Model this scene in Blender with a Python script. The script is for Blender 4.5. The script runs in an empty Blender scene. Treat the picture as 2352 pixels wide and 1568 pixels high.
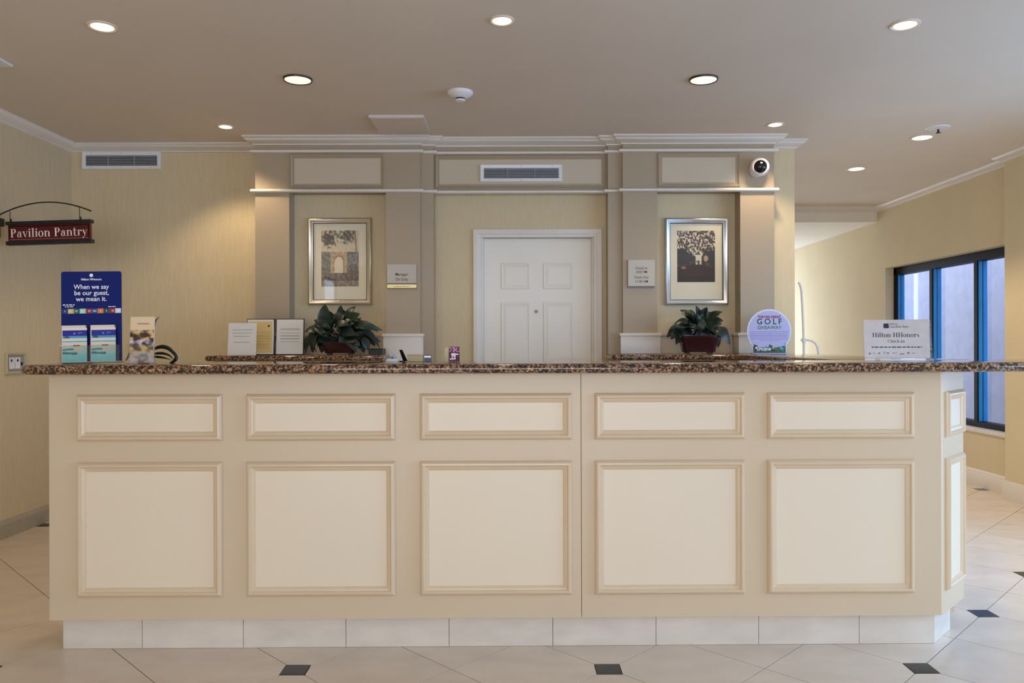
import bpy, bmesh, math, random
from mathutils import Vector, Matrix, Euler, noise
R = math.radians
random.seed(7)
SC = bpy.context.scene
COL = SC.collection

# ------------------------------------------------------------------ camera
F, CX, CY, EYE = 1790.0, 1176.0, 786.0, 1.20       # focal length in px, principal point, eye height
ROLL = R(0.15)
cam = bpy.data.cameras.new('camera'); cam_o = bpy.data.objects.new('camera', cam); COL.objects.link(cam_o)
cam.sensor_width = 36; cam.sensor_fit = 'HORIZONTAL'; cam.lens = F / 2352 * 36
cam.shift_y = (CY - 784) / 2352
cam.clip_start = 0.05
cam_o.location = (0, 0, EYE)
cam_o.rotation_euler = (Matrix.Rotation(R(90), 3, 'X') @ Matrix.Rotation(-ROLL, 3, 'Z')).to_euler()
SC.camera = cam_o

# ------------------------------------------------------------------ view, sky, daylight
vs = SC.view_settings
vs.view_transform = 'Standard'; vs.look = 'None'; vs.gamma = 1; vs.use_curve_mapping = False
vs.exposure = 0.06
w = bpy.data.worlds.new('sky'); SC.world = w; w.use_nodes = True
w.node_tree.nodes['Background'].inputs[0].default_value = (0.58, 0.74, 1.0, 1)
w.node_tree.nodes['Background'].inputs[1].default_value = 3.3
SC.cycles.max_bounces = 10; SC.cycles.diffuse_bounces = 6; SC.cycles.glossy_bounces = 4
SC.cycles.transparent_max_bounces = 8; SC.cycles.sample_clamp_indirect = 6
SC.cycles.caustics_reflective = False; SC.cycles.caustics_refractive = False


def area(name, loc, rot, sx, sy, energy, color):
    l = bpy.data.lights.new(name, 'AREA'); l.shape = 'RECTANGLE'; l.size = sx; l.size_y = sy
    l.energy = energy; l.color = color
    o = bpy.data.objects.new(name, l); COL.objects.link(o); o.location = loc; o.rotation_euler = rot
    return o


# daylight of the lobby's side window outside the picture, then two added fill lights
area('daylight_side_window', (4.40, 2.6, 1.75), (0, R(72), 0), 1.9, 4.2, 145, (0.36, 0.62, 1.0))
area('added_rear_fill', (-0.3, -3.58, 1.25), (R(90), 0, 0), 3.9, 2.2, 84, (1.0, 0.94, 0.86))  # added light behind the camera, brightens the desk front
area('added_corridor_fill', (2.95, 11.12, 1.15), (R(-90), 0, 0), 1.5, 2.1, 24, (0.93, 0.96, 1.0))  # added light at the hidden corridor end, brightens the corridor

CEIL = 2.615
XL, XR = -3.14, 3.85
BAY, STRIP, MID, YEL, LWALL, RSTR = 5.37, 5.40, 5.43, 5.50, 5.56, 5.50


def unroll(px, py):
    dx, dy = px - CX, py - CY
    c, s = math.cos(ROLL), math.sin(ROLL)
    return dx * c - dy * s, dy * c + dx * s


def P(px, py, D):
    x, y = unroll(px, py)
    return Vector((x * D / F, D, EYE - y * D / F))


def PX(px, D, py=786): return P(px, py, D).x
def PZ(py, D, px=1176): return P(px, py, D).z


def PC(px, py, z=CEIL):
    """point of the horizontal plane z seen at a pixel"""
    x, y = unroll(px, py)
    D = (EYE - z) * F / y
    return Vector((x * D / F, D, z))


def lin(c):
    def f(v):
        v /= 255.0
        return v / 12.92 if v <= 0.04045 else ((v + 0.055) / 1.055) ** 2.4
    return (f(c[0]), f(c[1]), f(c[2]), 1)


# ------------------------------------------------------------------ materials
MATS = {}


def mat(name, rgb, rough=0.5, metal=0.0, var=0.06, scale=8.0, stretch=(1, 1, 1), bump=0.0, bscale=None, spec=0.5,
        coat=0.0, emit=None, estr=0.0, per_object=0.0, detail=3.0):
    m = bpy.data.materials.new(name); m.use_nodes = True
    nt = m.node_tree; N = nt.nodes; L = nt.links; b = N['Principled BSDF']
    tc = N.new('ShaderNodeTexCoord'); mp = N.new('ShaderNodeMapping'); mp.inputs['Scale'].default_value = stretch
    L.new(tc.outputs['Object'], mp.inputs[0])
    nz = N.new('ShaderNodeTexNoise'); nz.inputs['Scale'].default_value = scale; nz.inputs['Detail'].default_value = detail
    L.new(mp.outputs[0], nz.inputs['Vector'])
    cr = N.new('ShaderNodeValToRGB'); c = lin(rgb)
    cr.color_ramp.elements[0].position = 0.3; cr.color_ramp.elements[1].position = 0.7
    cr.color_ramp.elements[0].color = tuple(max(0, v * (1 - var)) for v in c[:3]) + (1,)
    cr.color_ramp.elements[1].color = tuple(min(1, v * (1 + var)) for v in c[:3]) + (1,)
    L.new(nz.outputs[0], cr.inputs[0])
    out = cr.outputs[0]
    if per_object:
        oi = N.new('ShaderNodeObjectInfo'); mr = N.new('ShaderNodeMapRange')
        mr.inputs['To Min'].default_value = 1 - per_object; mr.inputs['To Max'].default_value = 1 + per_object
        L.new(oi.outputs['Random'], mr.inputs['Value'])
        vm = N.new('ShaderNodeVectorMath'); vm.operation = 'SCALE'
        L.new(out, vm.inputs[0]); L.new(mr.outputs[0], vm.inputs['Scale']); out = vm.outputs[0]
    L.new(out, b.inputs['Base Color'])
    b.inputs['Roughness'].default_value = rough; b.inputs['Metallic'].default_value = metal
    b.inputs['Specular IOR Level'].default_value = spec; b.inputs['Coat Weight'].default_value = coat
    if emit:
        b.inputs['Emission Color'].default_value = lin(emit); b.inputs['Emission Strength'].default_value = estr
    if bump:
        n2 = nz
        if bscale:
            n2 = N.new('ShaderNodeTexNoise'); n2.inputs['Scale'].default_value = bscale; n2.inputs['Detail'].default_value = 4
            L.new(mp.outputs[0], n2.inputs['Vector'])
        bp = N.new('ShaderNodeBump'); bp.inputs['Strength'].default_value = bump; bp.inputs['Distance'].default_value = 0.004
        L.new(n2.outputs[0], bp.inputs['Height']); L.new(bp.outputs[0], b.inputs['Normal'])
    MATS[name] = m
    return m


def granite():
    m = bpy.data.materials.new('granite'); m.use_nodes = True
    nt = m.node_tree; N = nt.nodes; L = nt.links; b = N['Principled BSDF']
    tc = N.new('ShaderNodeTexCoord')
    n1 = N.new('ShaderNodeTexNoise'); n1.inputs['Scale'].default_value = 105; n1.inputs['Detail'].default_value = 3
    n1.inputs['Roughness'].default_value = 0.65
    n2 = N.new('ShaderNodeTexVoronoi'); n2.inputs['Scale'].default_value = 120
    n3 = N.new('ShaderNodeTexNoise'); n3.inputs['Scale'].default_value = 60; n3.inputs['Detail'].default_value = 2
    for n in (n1, n2, n3): L.new(tc.outputs['Object'], n.inputs['Vector'])
    cr = N.new('ShaderNodeValToRGB'); e = cr.color_ramp.elements
    e[0].position = 0.0; e[0].color = lin((28, 18, 14))
    e[1].position = 1.0; e[1].color = lin((226, 192, 152))
    for pos, col in ((0.40, (44, 30, 22)), (0.45, (78, 58, 46)), (0.51, (146, 112, 86)), (0.57, (188, 156, 126)), (0.62, (108, 88, 80)), (0.68, (206, 180, 152))):
        x = e.new(pos); x.color = lin(col)
    L.new(n1.outputs[0], cr.inputs[0])
    mx = N.new('ShaderNodeMix'); mx.data_type = 'RGBA'
    L.new(cr.outputs[0], mx.inputs[6]); mx.inputs[7].default_value = lin((34, 24, 20))
    c2 = N.new('ShaderNodeValToRGB'); c2.color_ramp.elements[0].position = 0.53; c2.color_ramp.elements[1].position = 0.58
    c2.color_ramp.elements[1].color = (0.85, 0.85, 0.85, 1)
    L.new(n3.outputs[0], c2.inputs[0]); L.new(c2.outputs[0], mx.inputs[0])
    cv = N.new('ShaderNodeValToRGB'); cv.color_ramp.elements[0].color = (0.42, 0.34, 0.30, 1); cv.color_ramp.elements[1].color = (1.25, 1.2, 1.1, 1)
    sp = N.new('ShaderNodeSeparateColor'); L.new(n2.outputs['Color'], sp.inputs[0]); L.new(sp.outputs[0], cv.inputs[0])
    hs = N.new('ShaderNodeMix'); hs.data_type = 'RGBA'; hs.blend_type = 'MULTIPLY'; hs.inputs[0].default_value = 1
    L.new(mx.outputs[2], hs.inputs[6]); L.new(cv.outputs[0], hs.inputs[7])
    L.new(hs.outputs[2], b.inputs['Base Color'])
    b.inputs['Roughness'].default_value = 0.07; b.inputs['Specular IOR Level'].default_value = 0.6
    MATS['granite'] = m
    return m


def glass(name, tint=(1, 1, 1), refl=1.0):
    m = bpy.data.materials.new(name); m.use_nodes = True
    nt = m.node_tree; N = nt.nodes; L = nt.links; N.remove(N['Principled BSDF'])
    t = N.new('ShaderNodeBsdfTransparent'); t.inputs[0].default_value = (*tint, 1)
    g = N.new('ShaderNodeBsdfGlossy'); g.inputs['Roughness'].default_value = 0.02
    lw = N.new('ShaderNodeLayerWeight'); lw.inputs[0].default_value = 0.5
    fr = N.new('ShaderNodeMath'); fr.operation = 'POWER'; fr.inputs[1].default_value = 5
    L.new(lw.outputs['Facing'], fr.inputs[0])
    mu = N.new('ShaderNodeMath'); mu.operation = 'MULTIPLY_ADD'; mu.inputs[1].default_value = 0.95; mu.inputs[2].default_value = 0.05 * refl
    mx = N.new('ShaderNodeMixShader')
    L.new(fr.outputs[0], mu.inputs[0]); L.new(mu.outputs[0], mx.inputs[0]); L.new(t.outputs[0], mx.inputs[1]); L.new(g.outputs[0], mx.inputs[2])
    L.new(mx.outputs[0], N['Material Output'].inputs[0])
    MATS[name] = m
    return m


def print_mat():
    """flat print: colours from the printed sheet's own colour attribute"""
    m = bpy.data.materials.new('printed_sheet'); m.use_nodes = True
    N = m.node_tree.nodes; L = m.node_tree.links; b = N['Principled BSDF']
    a = N.new('ShaderNodeAttribute'); a.attribute_name = 'print'
    L.new(a.outputs['Color'], b.inputs['Base Color']); b.inputs['Roughness'].default_value = 0.55
    MATS['print'] = m


M_WALL = mat('grasscloth_wall', (207, 191, 158), 0.8, var=0.055, scale=14, stretch=(9, 9, 0.7), bump=0.25, bscale=50, spec=0.25)
M_WALLR = mat('smooth_yellow_wall', (214, 201, 170), 0.8, var=0.03, scale=3, bump=0.08, bscale=90, spec=0.25)
M_TAUPE = mat('taupe_paint', (166, 150, 127), 0.45, var=0.02, scale=3)
M_FIELD = mat('pale_taupe_paint', (194, 181, 160), 0.5, var=0.02, scale=3)
M_WHITE = mat('white_trim_paint', (220, 214, 206), 0.35, var=0.02, scale=4)
M_DOOR = mat('door_paint', (228, 223, 213), 0.4, var=0.015, scale=3)
M_CEIL = mat('ceiling_paint', (216, 207, 195), 0.85, var=0.02, scale=2, bump=0.05, bscale=120, spec=0.2)
M_CEILW = mat('soffit_paint', (226, 222, 212), 0.85, var=0.02, scale=2)
M_DESK = mat('desk_beige_paint', (206, 187, 160), 0.38, var=0.015, scale=2.5)
M_DESKP = mat('desk_cream_paint', (226, 212, 190), 0.42, var=0.012, scale=2.0)
M_DESKM = mat('desk_moulding_paint', (212, 191, 162), 0.25, var=0.02, scale=6)
M_TILE = mat('travertine_tile', (214, 199, 182), 0.24, var=0.07, scale=5, stretch=(1, 1.6, 1), per_object=0.035, detail=6, bump=0.03, bscale=30)
M_TILEK = mat('kick_tile', (214, 206, 196), 0.4, var=0.07, scale=7, stretch=(1, 1, 2.4), per_object=0.02, detail=6)
M_GROUT = mat('grout', (104, 92, 80), 0.9, var=0.1, scale=40)
M_BLACKT = mat('black_marble', (26, 30, 34), 0.2, var=0.3, scale=60)
M_BLACK = mat('black_metal', (20, 20, 22), 0.45, var=0.1, scale=20)
M_BLACKG = mat('black_gloss', (8, 8, 12), 0.12, var=0.1, scale=20)
M_BRONZE = mat('dark_window_metal', (8, 9, 12), 0.5, metal=0.0, var=0.1, scale=20, spec=0.15)
M_BLUEM = mat('sky_reflection_blue', (26, 132, 196), 0.25, var=0.15, scale=6, stretch=(4, 4, 0.5))  # dark frame metal; the sky's reflection is put into this blue
M_STUCCO = mat('exterior_stucco', (196, 190, 206), 0.9, var=0.07, scale=9, bump=0.5, bscale=60)
M_OUTF = mat('exterior_paving', (150, 150, 150), 0.9, var=0.1, scale=5)
M_SILVER = mat('silver_frame', (206, 196, 176), 0.28, metal=0.75, var=0.05, scale=10)
M_SILVERB = mat('cool_silver_frame', (196, 200, 204), 0.28, metal=0.75, var=0.05, scale=10)
M_MATB = mat('picture_mount', (234, 224, 198), 0.8, var=0.02, scale=30)
M_PLAQUE = mat('stone_plaque', (192, 184, 172), 0.6, var=0.08, scale=220)
M_PLAQED = mat('plaque_edge', (120, 120, 118), 0.5, var=0.06, scale=60)
M_BRASS = mat('pale_gold', (222, 200, 138), 0.35, metal=0.4, var=0.06, scale=60)
M_MAROON = mat('maroon_board', (80, 4, 14), 0.35, var=0.08, scale=30)
M_CREAML = mat('cream_letter', (244, 224, 218), 0.6, var=0.02, scale=20)
M_PINKL = mat('pinkish_line', (178, 92, 92), 0.6, var=0.05, scale=20)
M_INK = mat('dark_ink', (48, 44, 42), 0.6, var=0.05, scale=20)
M_INKG = mat('grey_ink', (120, 122, 128), 0.6, var=0.05, scale=20)
M_INKN = mat('navy_ink', (34, 38, 62), 0.6, var=0.05, scale=20)
M_PAPER = mat('white_paper', (226, 226, 226), 0.6, var=0.015, scale=20)
M_CERT = mat('tan_certificate', (222, 196, 132), 0.6, var=0.04, scale=25)
M_CREAM = mat('cream_paper', (226, 214, 196), 0.6, var=0.02, scale=20)
M_BLUE = mat('display_blue', (4, 26, 104), 0.6, spec=.2, var=0.03, scale=8)
M_BLUE2 = mat('brochure_blue', (10, 10, 150), 0.35, var=0.03, scale=8)
M_WHITEL = mat('white_letter', (240, 242, 246), 0.6, var=0.01, scale=8)
M_LEAF = mat('dark_leaf', (14, 34, 25), 0.38, var=0.35, scale=18, per_object=0.35)
M_LEAF2 = mat('mid_leaf', (20, 46, 30), 0.4, var=0.3, scale=18, per_object=0.3)
M_STEM = mat('dry_stem', (30, 34, 22), 0.6, var=0.2, scale=40)
M_POT = mat('oxblood_pot', (46, 8, 14), 0.22, var=0.25, scale=9)
M_POTD = mat('pot_dark_foot', (22, 16, 26), 0.3, var=0.2, scale=20)
M_SOIL = mat('soil', (40, 30, 24), 0.95, var=0.3, scale=90)
M_GREY = mat('brushed_grey', (176, 176, 178), 0.35, metal=0.5, var=0.04, scale=40, stretch=(1, 1, 1))
M_LGREY = mat('louvre_grey', (168, 172, 182), 0.45, var=0.05, scale=20)
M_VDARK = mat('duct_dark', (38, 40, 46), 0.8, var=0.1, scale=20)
M_PLAST = mat('white_plastic', (226, 226, 230), 0.35, var=0.01, scale=10)
M_BEIGEP = mat('beige_plastic', (190, 178, 140), 0.5, var=0.03, scale=30)
M_RAIL = mat('pale_rail', (198, 208, 222), 0.25, var=0.03, scale=10)
M_LENSW = mat('lamp_lens_warm', (255, 240, 205), 0.4, emit=(255, 226, 160), estr=7.0)
M_LENSS = mat('lamp_lens_frosted', (255, 236, 220), 0.4, emit=(255, 226, 206), estr=1.1)
M_RIM = mat('lamp_trim', (214, 206, 200), 0.4, var=0.02)
M_RIMD = mat('lamp_dark_rim', (58, 44, 38), 0.4, var=0.05)
M_GOLF = mat('golf_panel', (186, 184, 226), 0.35, var=0.05, scale=50)
M_GOLFE = mat('golf_border', (214, 226, 236), 0.3, var=0.02, scale=30)
M_RED = mat('red_ink', (146, 24, 60), 0.6, var=0.05, scale=20)
M_GREEND = mat('green_ink', (24, 66, 38), 0.6, var=0.05, scale=20)
M_GREEN = mat('pale_green_ink', (88, 132, 84), 0.6, var=0.05, scale=20)
M_LAV = mat('lavender_ink', (124, 112, 176), 0.6, var=0.05, scale=20)
M_CYAN = mat('cyan_badge', (70, 160, 225), 0.5, var=0.05, scale=20)
M_PINK = mat('pink_badge', (236, 200, 214), 0.5, var=0.05, scale=20)
M_CARD = mat('card_maroon', (84, 14, 46), 0.4, var=0.08, scale=40)
M_GRAN = granite()
M_GLASS = glass('window_glass', (0.93, 0.96, 1.0), 1.0)
M_PGLASS = glass('picture_glass', (1, 1, 1), 1.0)
M_ACRYL = glass('clear_acrylic', (0.96, 0.97, 0.98), 1.0)
print_mat()


# ------------------------------------------------------------------ mesh builder
WL = {}          # accumulated location of every object that parents others


class MB:
    def __init__(s): s.v = []; s.f = []; s.T = Matrix.Identity(4)

    def add(s, vs_, fs):
        n = len(s.v)
        s.v += [tuple(s.T @ Vector(v)) for v in vs_]
        s.f += [tuple(i + n for i in f) for f in fs]
        return s

    def box(s, x0, y0, z0, x1, y1, z1, bev=0.0):
        if x1 < x0: x0, x1 = x1, x0
        if y1 < y0: y0, y1 = y1, y0
        if z1 < z0: z0, z1 = z1, z0
        b = min(bev, (x1 - x0) * .45, (y1 - y0) * .45, (z1 - z0) * .45)
        if b <= 0:
            return s.add([(x0, y0, z0), (x1, y0, z0), (x1, y1, z0), (x0, y1, z0), (x0, y0, z1), (x1, y0, z1), (x1, y1, z1), (x0, y1, z1)],
                         [(0, 3, 2, 1), (4, 5, 6, 7), (0, 1, 5, 4), (1, 2, 6, 5), (2, 3, 7, 6), (3, 0, 4, 7)])
        bm = bmesh.new(); bmesh.ops.create_cube(bm, size=1)
        for v in bm.verts:
            v.co = ((x0 + x1) / 2 + v.co.x * (x1 - x0), (y0 + y1) / 2 + v.co.y * (y1 - y0), (z0 + z1) / 2 + v.co.z * (z1 - z0))
        bmesh.ops.bevel(bm, geom=bm.edges[:], offset=b, segments=2, profile=0.6, affect='EDGES')
        return s.bm(bm)

    def bm(s, bm):
        bm.verts.index_update()
        s.add([v.co[:] for v in bm.verts], [tuple(v.index for v in f.verts) for f in bm.faces]); bm.free()
        return s

    def prism(s, poly, z0, z1):
        """poly of (x,y), counter-clockwise"""
        n = len(poly)
        return s.add([(x, y, z0) for x, y in poly] + [(x, y, z1) for x, y in poly],
                     [tuple(range(n - 1, -1, -1)), tuple(range(n, 2 * n))] + [(i, (i + 1) % n, n + (i + 1) % n, n + i) for i in range(n)])

    def rings(s, rings_, cap0=True, cap1=True, closed=True):
        n = len(rings_[0]); vs_ = [p for r in rings_ for p in r]; fs = []
        for k in range(len(rings_) - 1):
            for i in range(n if closed else n - 1):
                j = (i + 1) % n
                fs.append((k * n + i, k * n + j, (k + 1) * n + j, (k + 1) * n + i))
        if cap0: fs.append(tuple(range(n - 1, -1, -1)))
        if cap1: fs.append(tuple((len(rings_) - 1) * n + i for i in range(n)))
        return s.add(vs_, fs)

    def lathe(s, prof, c=(0, 0, 0), n=28, axis='Z'):
        rs = []
        for r, h in prof:
            ring = []
            for i in range(n):
                a = 2 * math.pi * i / n
                p = (r * math.cos(a), r * math.sin(a), h)
                if axis == 'Y': p = (p[0], -p[2], p[1])      # height runs towards -Y
                ring.append((c[0] + p[0], c[1] + p[1], c[2] + p[2]))
            rs.append(ring)
        return s.rings(rs)

    def tube(s, pts, r, n=8, taper=None):
        pts = [Vector(p) for p in pts]; rs = []
        up = Vector((0.13, 0.2, 1)).normalized()
        for i, p in enumerate(pts):
            t = (pts[min(i + 1, len(pts) - 1)] - pts[max(i - 1, 0)]).normalized()
            a = t.cross(up)
            if a.length < 1e-3: a = t.cross(Vector((1, 0, 0)))
            a.normalize(); b = t.cross(a)
            rr = r if taper is None else r + (taper - r) * i / (len(pts) - 1)
            rs.append([tuple(p + (a * math.cos(2 * math.pi * k / n) + b * math.sin(2 * math.pi * k / n)) * rr) for k in range(n)])
        return s.rings(rs)

    def sweep(s, path, prof, closed=False):
        """profile (out, z) swept along an (x,y) path; out is to the right of travel; mitred corners"""
        n = len(path); pp = [Vector(p) for p in path]; rs = []
        for i in range(n):
            if closed: a, b = pp[i - 1], pp[(i + 1) % n]
            else: a, b = pp[max(i - 1, 0)], pp[min(i + 1, n - 1)]
            d0 = (pp[i] - a) if (closed or i > 0) else (b - pp[i])
            d1 = (b - pp[i]) if (closed or i < n - 1) else d0
            d0 = d0.normalized(); d1 = d1.normalized()
            n0 = Vector((d0.y, -d0.x)); n1 = Vector((d1.y, -d1.x)); m = n0 + n1
            m = m.normalized() if m.length > 1e-6 else n0
            k = 1.0 / max(0.3, m.dot(n0))
            rs.append([(pp[i].x + m.x * o * k, pp[i].y + m.y * o * k, z) for o, z in prof])
        if closed: rs.append(rs[0])
        return s.rings(rs, cap0=not closed, cap1=not closed)

    def frame(s, x0, z0, x1, z1, prof, y=0.0):
        """mitred rectangular moulding in the XZ plane; prof (inset, height towards -Y)"""
        rs = []
        for sx, sz, cx, cz in ((1, 1, x0, z0), (-1, 1, x1, z0), (-1, -1, x1, z1), (1, -1, x0, z1)):
            rs.append([(cx + sx * o, y - h, cz + sz * o) for o, h in prof])
        rs.append(rs[0])
        return s.rings(rs, False, False)

    def build(s, name, m, parent=None, world=True, smooth=False, label=None):
        me = bpy.data.meshes.new(name)
        off = WL.get(parent.name, Vector()) if (parent and world) else Vector()
        me.from_pydata([tuple(Vector(v) - off) for v in s.v], [], s.f)
        bm = bmesh.new(); bm.from_mesh(me); bmesh.ops.remove_doubles(bm, verts=bm.verts, dist=1e-6)
        bmesh.ops.recalc_face_normals(bm, faces=bm.faces); bm.to_mesh(me); bm.free()
        me.materials.append(m)
        if smooth:
            me.shade_smooth()
            try: me.set_sharp_from_angle(angle=R(38))
            except Exception: pass
        return link(name, me, parent, label)


def link(name, me, parent=None, label=None):
    o = bpy.data.objects.new(name, me); COL.objects.link(o)
    if parent: o.parent = parent; WL[o.name] = WL.get(parent.name, Vector())
    else: WL[o.name] = Vector()
    if label: o['label'] = label
    return o


def tag(o, label, cat, group=None):
    o['label'] = label; o['category'] = cat
    if group: o['group'] = group
    return o


def thing(name, loc, label, cat, group=None, rot=(0, 0, 0)):
    o = bpy.data.objects.new(name, None); COL.objects.link(o); o.location = loc; o.rotation_euler = rot
    o.empty_display_size = 0.05
    WL[o.name] = Vector(loc)
    return tag(o, label, cat, group)


def struct(o, label=None):
    o['kind'] = 'structure'
    if label: o['label'] = label
    return o


def bx(name, m, parent, *c, bev=0.0, world=True, label=None, smooth=False):
    return MB().box(*c, bev=bev).build(name, m, parent, world=world, label=label, smooth=smooth)


# lettering ---------------------------------------------------------------
def text_mesh(s, size, bold=0.0, sx=1.0, spacing=1.0):
    cu = bpy.data.curves.new('lettering', 'FONT'); cu.body = s; cu.size = size; cu.align_x = 'CENTER'; cu.align_y = 'CENTER'
    cu.offset = bold; cu.resolution_u = 3; cu.space_character = spacing
    ob = bpy.data.objects.new('lettering', cu); me = bpy.data.meshes.new_from_object(ob)
    bpy.data.objects.remove(ob); bpy.data.curves.remove(cu)
    vs_ = [(v.co.x * sx, 0.0, v.co.y) for v in me.vertices]; fs = [tuple(p.vertices) for p in me.polygons]
    bpy.data.meshes.remove(me)
    return vs_, fs


def letters(name, s, size, m, parent, x, y, z, bold=0.0, sx=1.0, spacing=1.0, fit=None):
    vs_, fs = text_mesh(s, size, bold, sx, spacing)
    if fit:
        w0 = max(v[0] for v in vs_) - min(v[0] for v in vs_); k = fit / w0; vs_ = [(v[0] * k, v[1], v[2]) for v in vs_]
    b = MB(); b.T = Matrix.Translation((x, y, z)); b.add(vs_, fs)
    return b.build(name, m, parent, world=False)


def g_r(x0, y0, x1, y1): return [[(x0, y0), (x1, y0), (x1, y1), (x0, y1)]]
def g_q(*p): return [list(p)]


def g_arc(cx, cy, rx, ry, ix, iy, a0, a1, n=14, icx=None):
    out = []; icx = cx if icx is None else icx
    for k in range(n):
        t0 = R(a0 + (a1 - a0) * k / n); t1 = R(a0 + (a1 - a0) * (k + 1) / n)
        out.append([(icx + ix * math.cos(t0), cy + iy * math.sin(t0)), (cx + rx * math.cos(t0), cy + ry * math.sin(t0)),
                    (cx + rx * math.cos(t1), cy + ry * math.sin(t1)), (icx + ix * math.cos(t1), cy + iy * math.sin(t1))])
    return out


def g_c(cx, cy, r, n=12): return [[(cx + r * math.cos(2 * math.pi * k / n), cy + r * math.sin(2 * math.pi * k / n)) for k in range(n)]]


def stem_l(x, h): return g_r(x, 0, x + .14, h) + g_r(x - .07, 0, x + .21, .04) + g_q((x - .08, h - .05), (x, h - .05), (x, h), (x - .08, h - .03))
ARCH = g_arc(.38, .42, .22, .27, .08, .235, 0, 150) + g_r(.46, 0, .6, .42) + g_r(.39, 0, .67, .04)
GL = {
    'P': (g_r(.12, 0, .28, 1) + g_r(.03, 0, .37, .04) + g_r(.03, .96, .34, 1) + g_arc(.34, .73, .28, .27, .12, .23, -90, 90) + g_r(.28, .46, .34, .5), .68),
    'H': (g_r(.12, 0, .27, 1) + g_r(.03, 0, .36, .04) + g_r(.03, .96, .36, 1) + g_r(.6, 0, .75, 1) + g_r(.51, 0, .84, .04) + g_r(.51, .96, .84, 1) + g_r(.27, .48, .6, .53), .88),
    'C': (g_arc(.42, .5, .4, .51, .25, .46, 45, 315, 20) + g_r(.68, .68, .72, .98), .78),
    'a': (g_r(.33, .06, .46, .5) + g_arc(.29, .48, .17, .21, .05, .175, 0, 170) + g_c(.15, .5, .065) + g_arc(.22, .2, .18, .21, .06, .165, 60, 310) + g_r(.22, .36, .34, .41) + g_r(.44, 0, .54, .06), .56),
    'v': (g_q((.04, .68), (.2, .68), (.35, 0), (.28, 0)) + g_q((.3, .02), (.34, .02), (.52, .68), (.48, .68)) + g_r(-.02, .645, .27, .68) + g_r(.4, .645, .6, .68), .57),
    'i': (stem_l(.1, .68) + g_c(.17, .88, .085), .34),
    'l': (stem_l(.1, 1.02), .34),
    'o': (g_arc(.28, .34, .27, .36, .13, .315, 0, 360, 24), .57),
    'n': (stem_l(.1, .68) + ARCH, .69),
    'h': (stem_l(.1, 1.02) + ARCH, .69),
    't': (g_r(.1, .1, .24, .92) + g_r(0, .64, .38, .68) + g_arc(.26, .14, .16, .15, .03, .11, 180, 330), .42),
    'r': (stem_l(.1, .68) + g_arc(.34, .46, .17, .22, .1, .18, 60, 170) + g_c(.42, .58, .08), .5),
    'y': (g_q((.04, .68), (.2, .68), (.37, .02), (.28, .02)) + g_q((.12, -.26), (.18, -.26), (.52, .68), (.48, .68)) + g_r(-.02, .645, .27, .68) + g_r(.4, .645, .6, .68) + g_c(.12, -.22, .085), .57),
    's': (g_arc(.22, .5, .18, .19, .08, .14, 20, 250) + g_arc(.22, .19, .2, .2, .09, .14, -160, 70) + g_q((.08, .4), (.2, .46), (.38, .28), (.26, .2)), .46),
    'e': (g_arc(.27, .34, .26, .36, .12, .315, 0, 320, 22) + g_r(.12, .34, .53, .385), .55),
    'c': (g_arc(.27, .34, .26, .36, .12, .315, 40, 320, 20), .5),
    'k': (stem_l(.1, 1.02) + g_q((.24, .3), (.28, .3), (.55, .68), (.49, .68)) + g_q((.28, .38), (.4, .46), (.66, 0), (.5, 0)), .64),
    'd': (g_r(.34, 0, .48, 1.02) + g_arc(.28, .34, .25, .36, .11, .315, 60, 300, 20) + g_r(.44, 0, .56, .04), .58),
    'G': (g_arc(.42, .5, .4, .51, .25, .46, 45, 320, 20) + g_r(.6, .05, .74, .42) + g_r(.5, .4, .82, .44), .84),
    'I': (g_r(.1, 0, .25, 1) + g_r(.01, 0, .34, .04) + g_r(.01, .96, .34, 1), .36),
    '-': (g_r(.03, .3, .3, .38), .34), ' ': ([], .32),
}


def serif(name, s, h, m, parent, x, y, z, fit=None):
    """serif lettering centred at x, baseline z, cap height h"""
    pen = sum(GL[ch][1] + .015 for ch in s); kx = (fit / pen) if fit else h
    at = 0; out = []
    for word in s.split(' '):
        b = MB()
        for ch in word:
            ps, adv = GL[ch]
            for p in ps: b.add([(x + (px_ + at - pen / 2) * kx, y, z + py_ * h) for px_, py_ in p], [tuple(range(len(p)))])
            at += adv + .015
        at += GL[' '][1] + .015
        out.append(b.build(name, m, parent, world=False))
    return out


def dashes(name, rows, m, parent, y, seed=1):
    """rows: (x0, x1, z, height): a line of print too small to read"""
    rn = random.Random(seed); b = MB()
    for x0, x1, z, h in rows:
        x = x0
        while x < x1:
            wd = min(rn.uniform(1.6, 5) * h, x1 - x)
            b.add([(x, y, z), (x + wd, y, z), (x + wd, y, z + h), (x, y, z + h)], [(0, 1, 2, 3)])
            x += wd + h * .8
    return b.build(name, m, parent, world=False)


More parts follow.
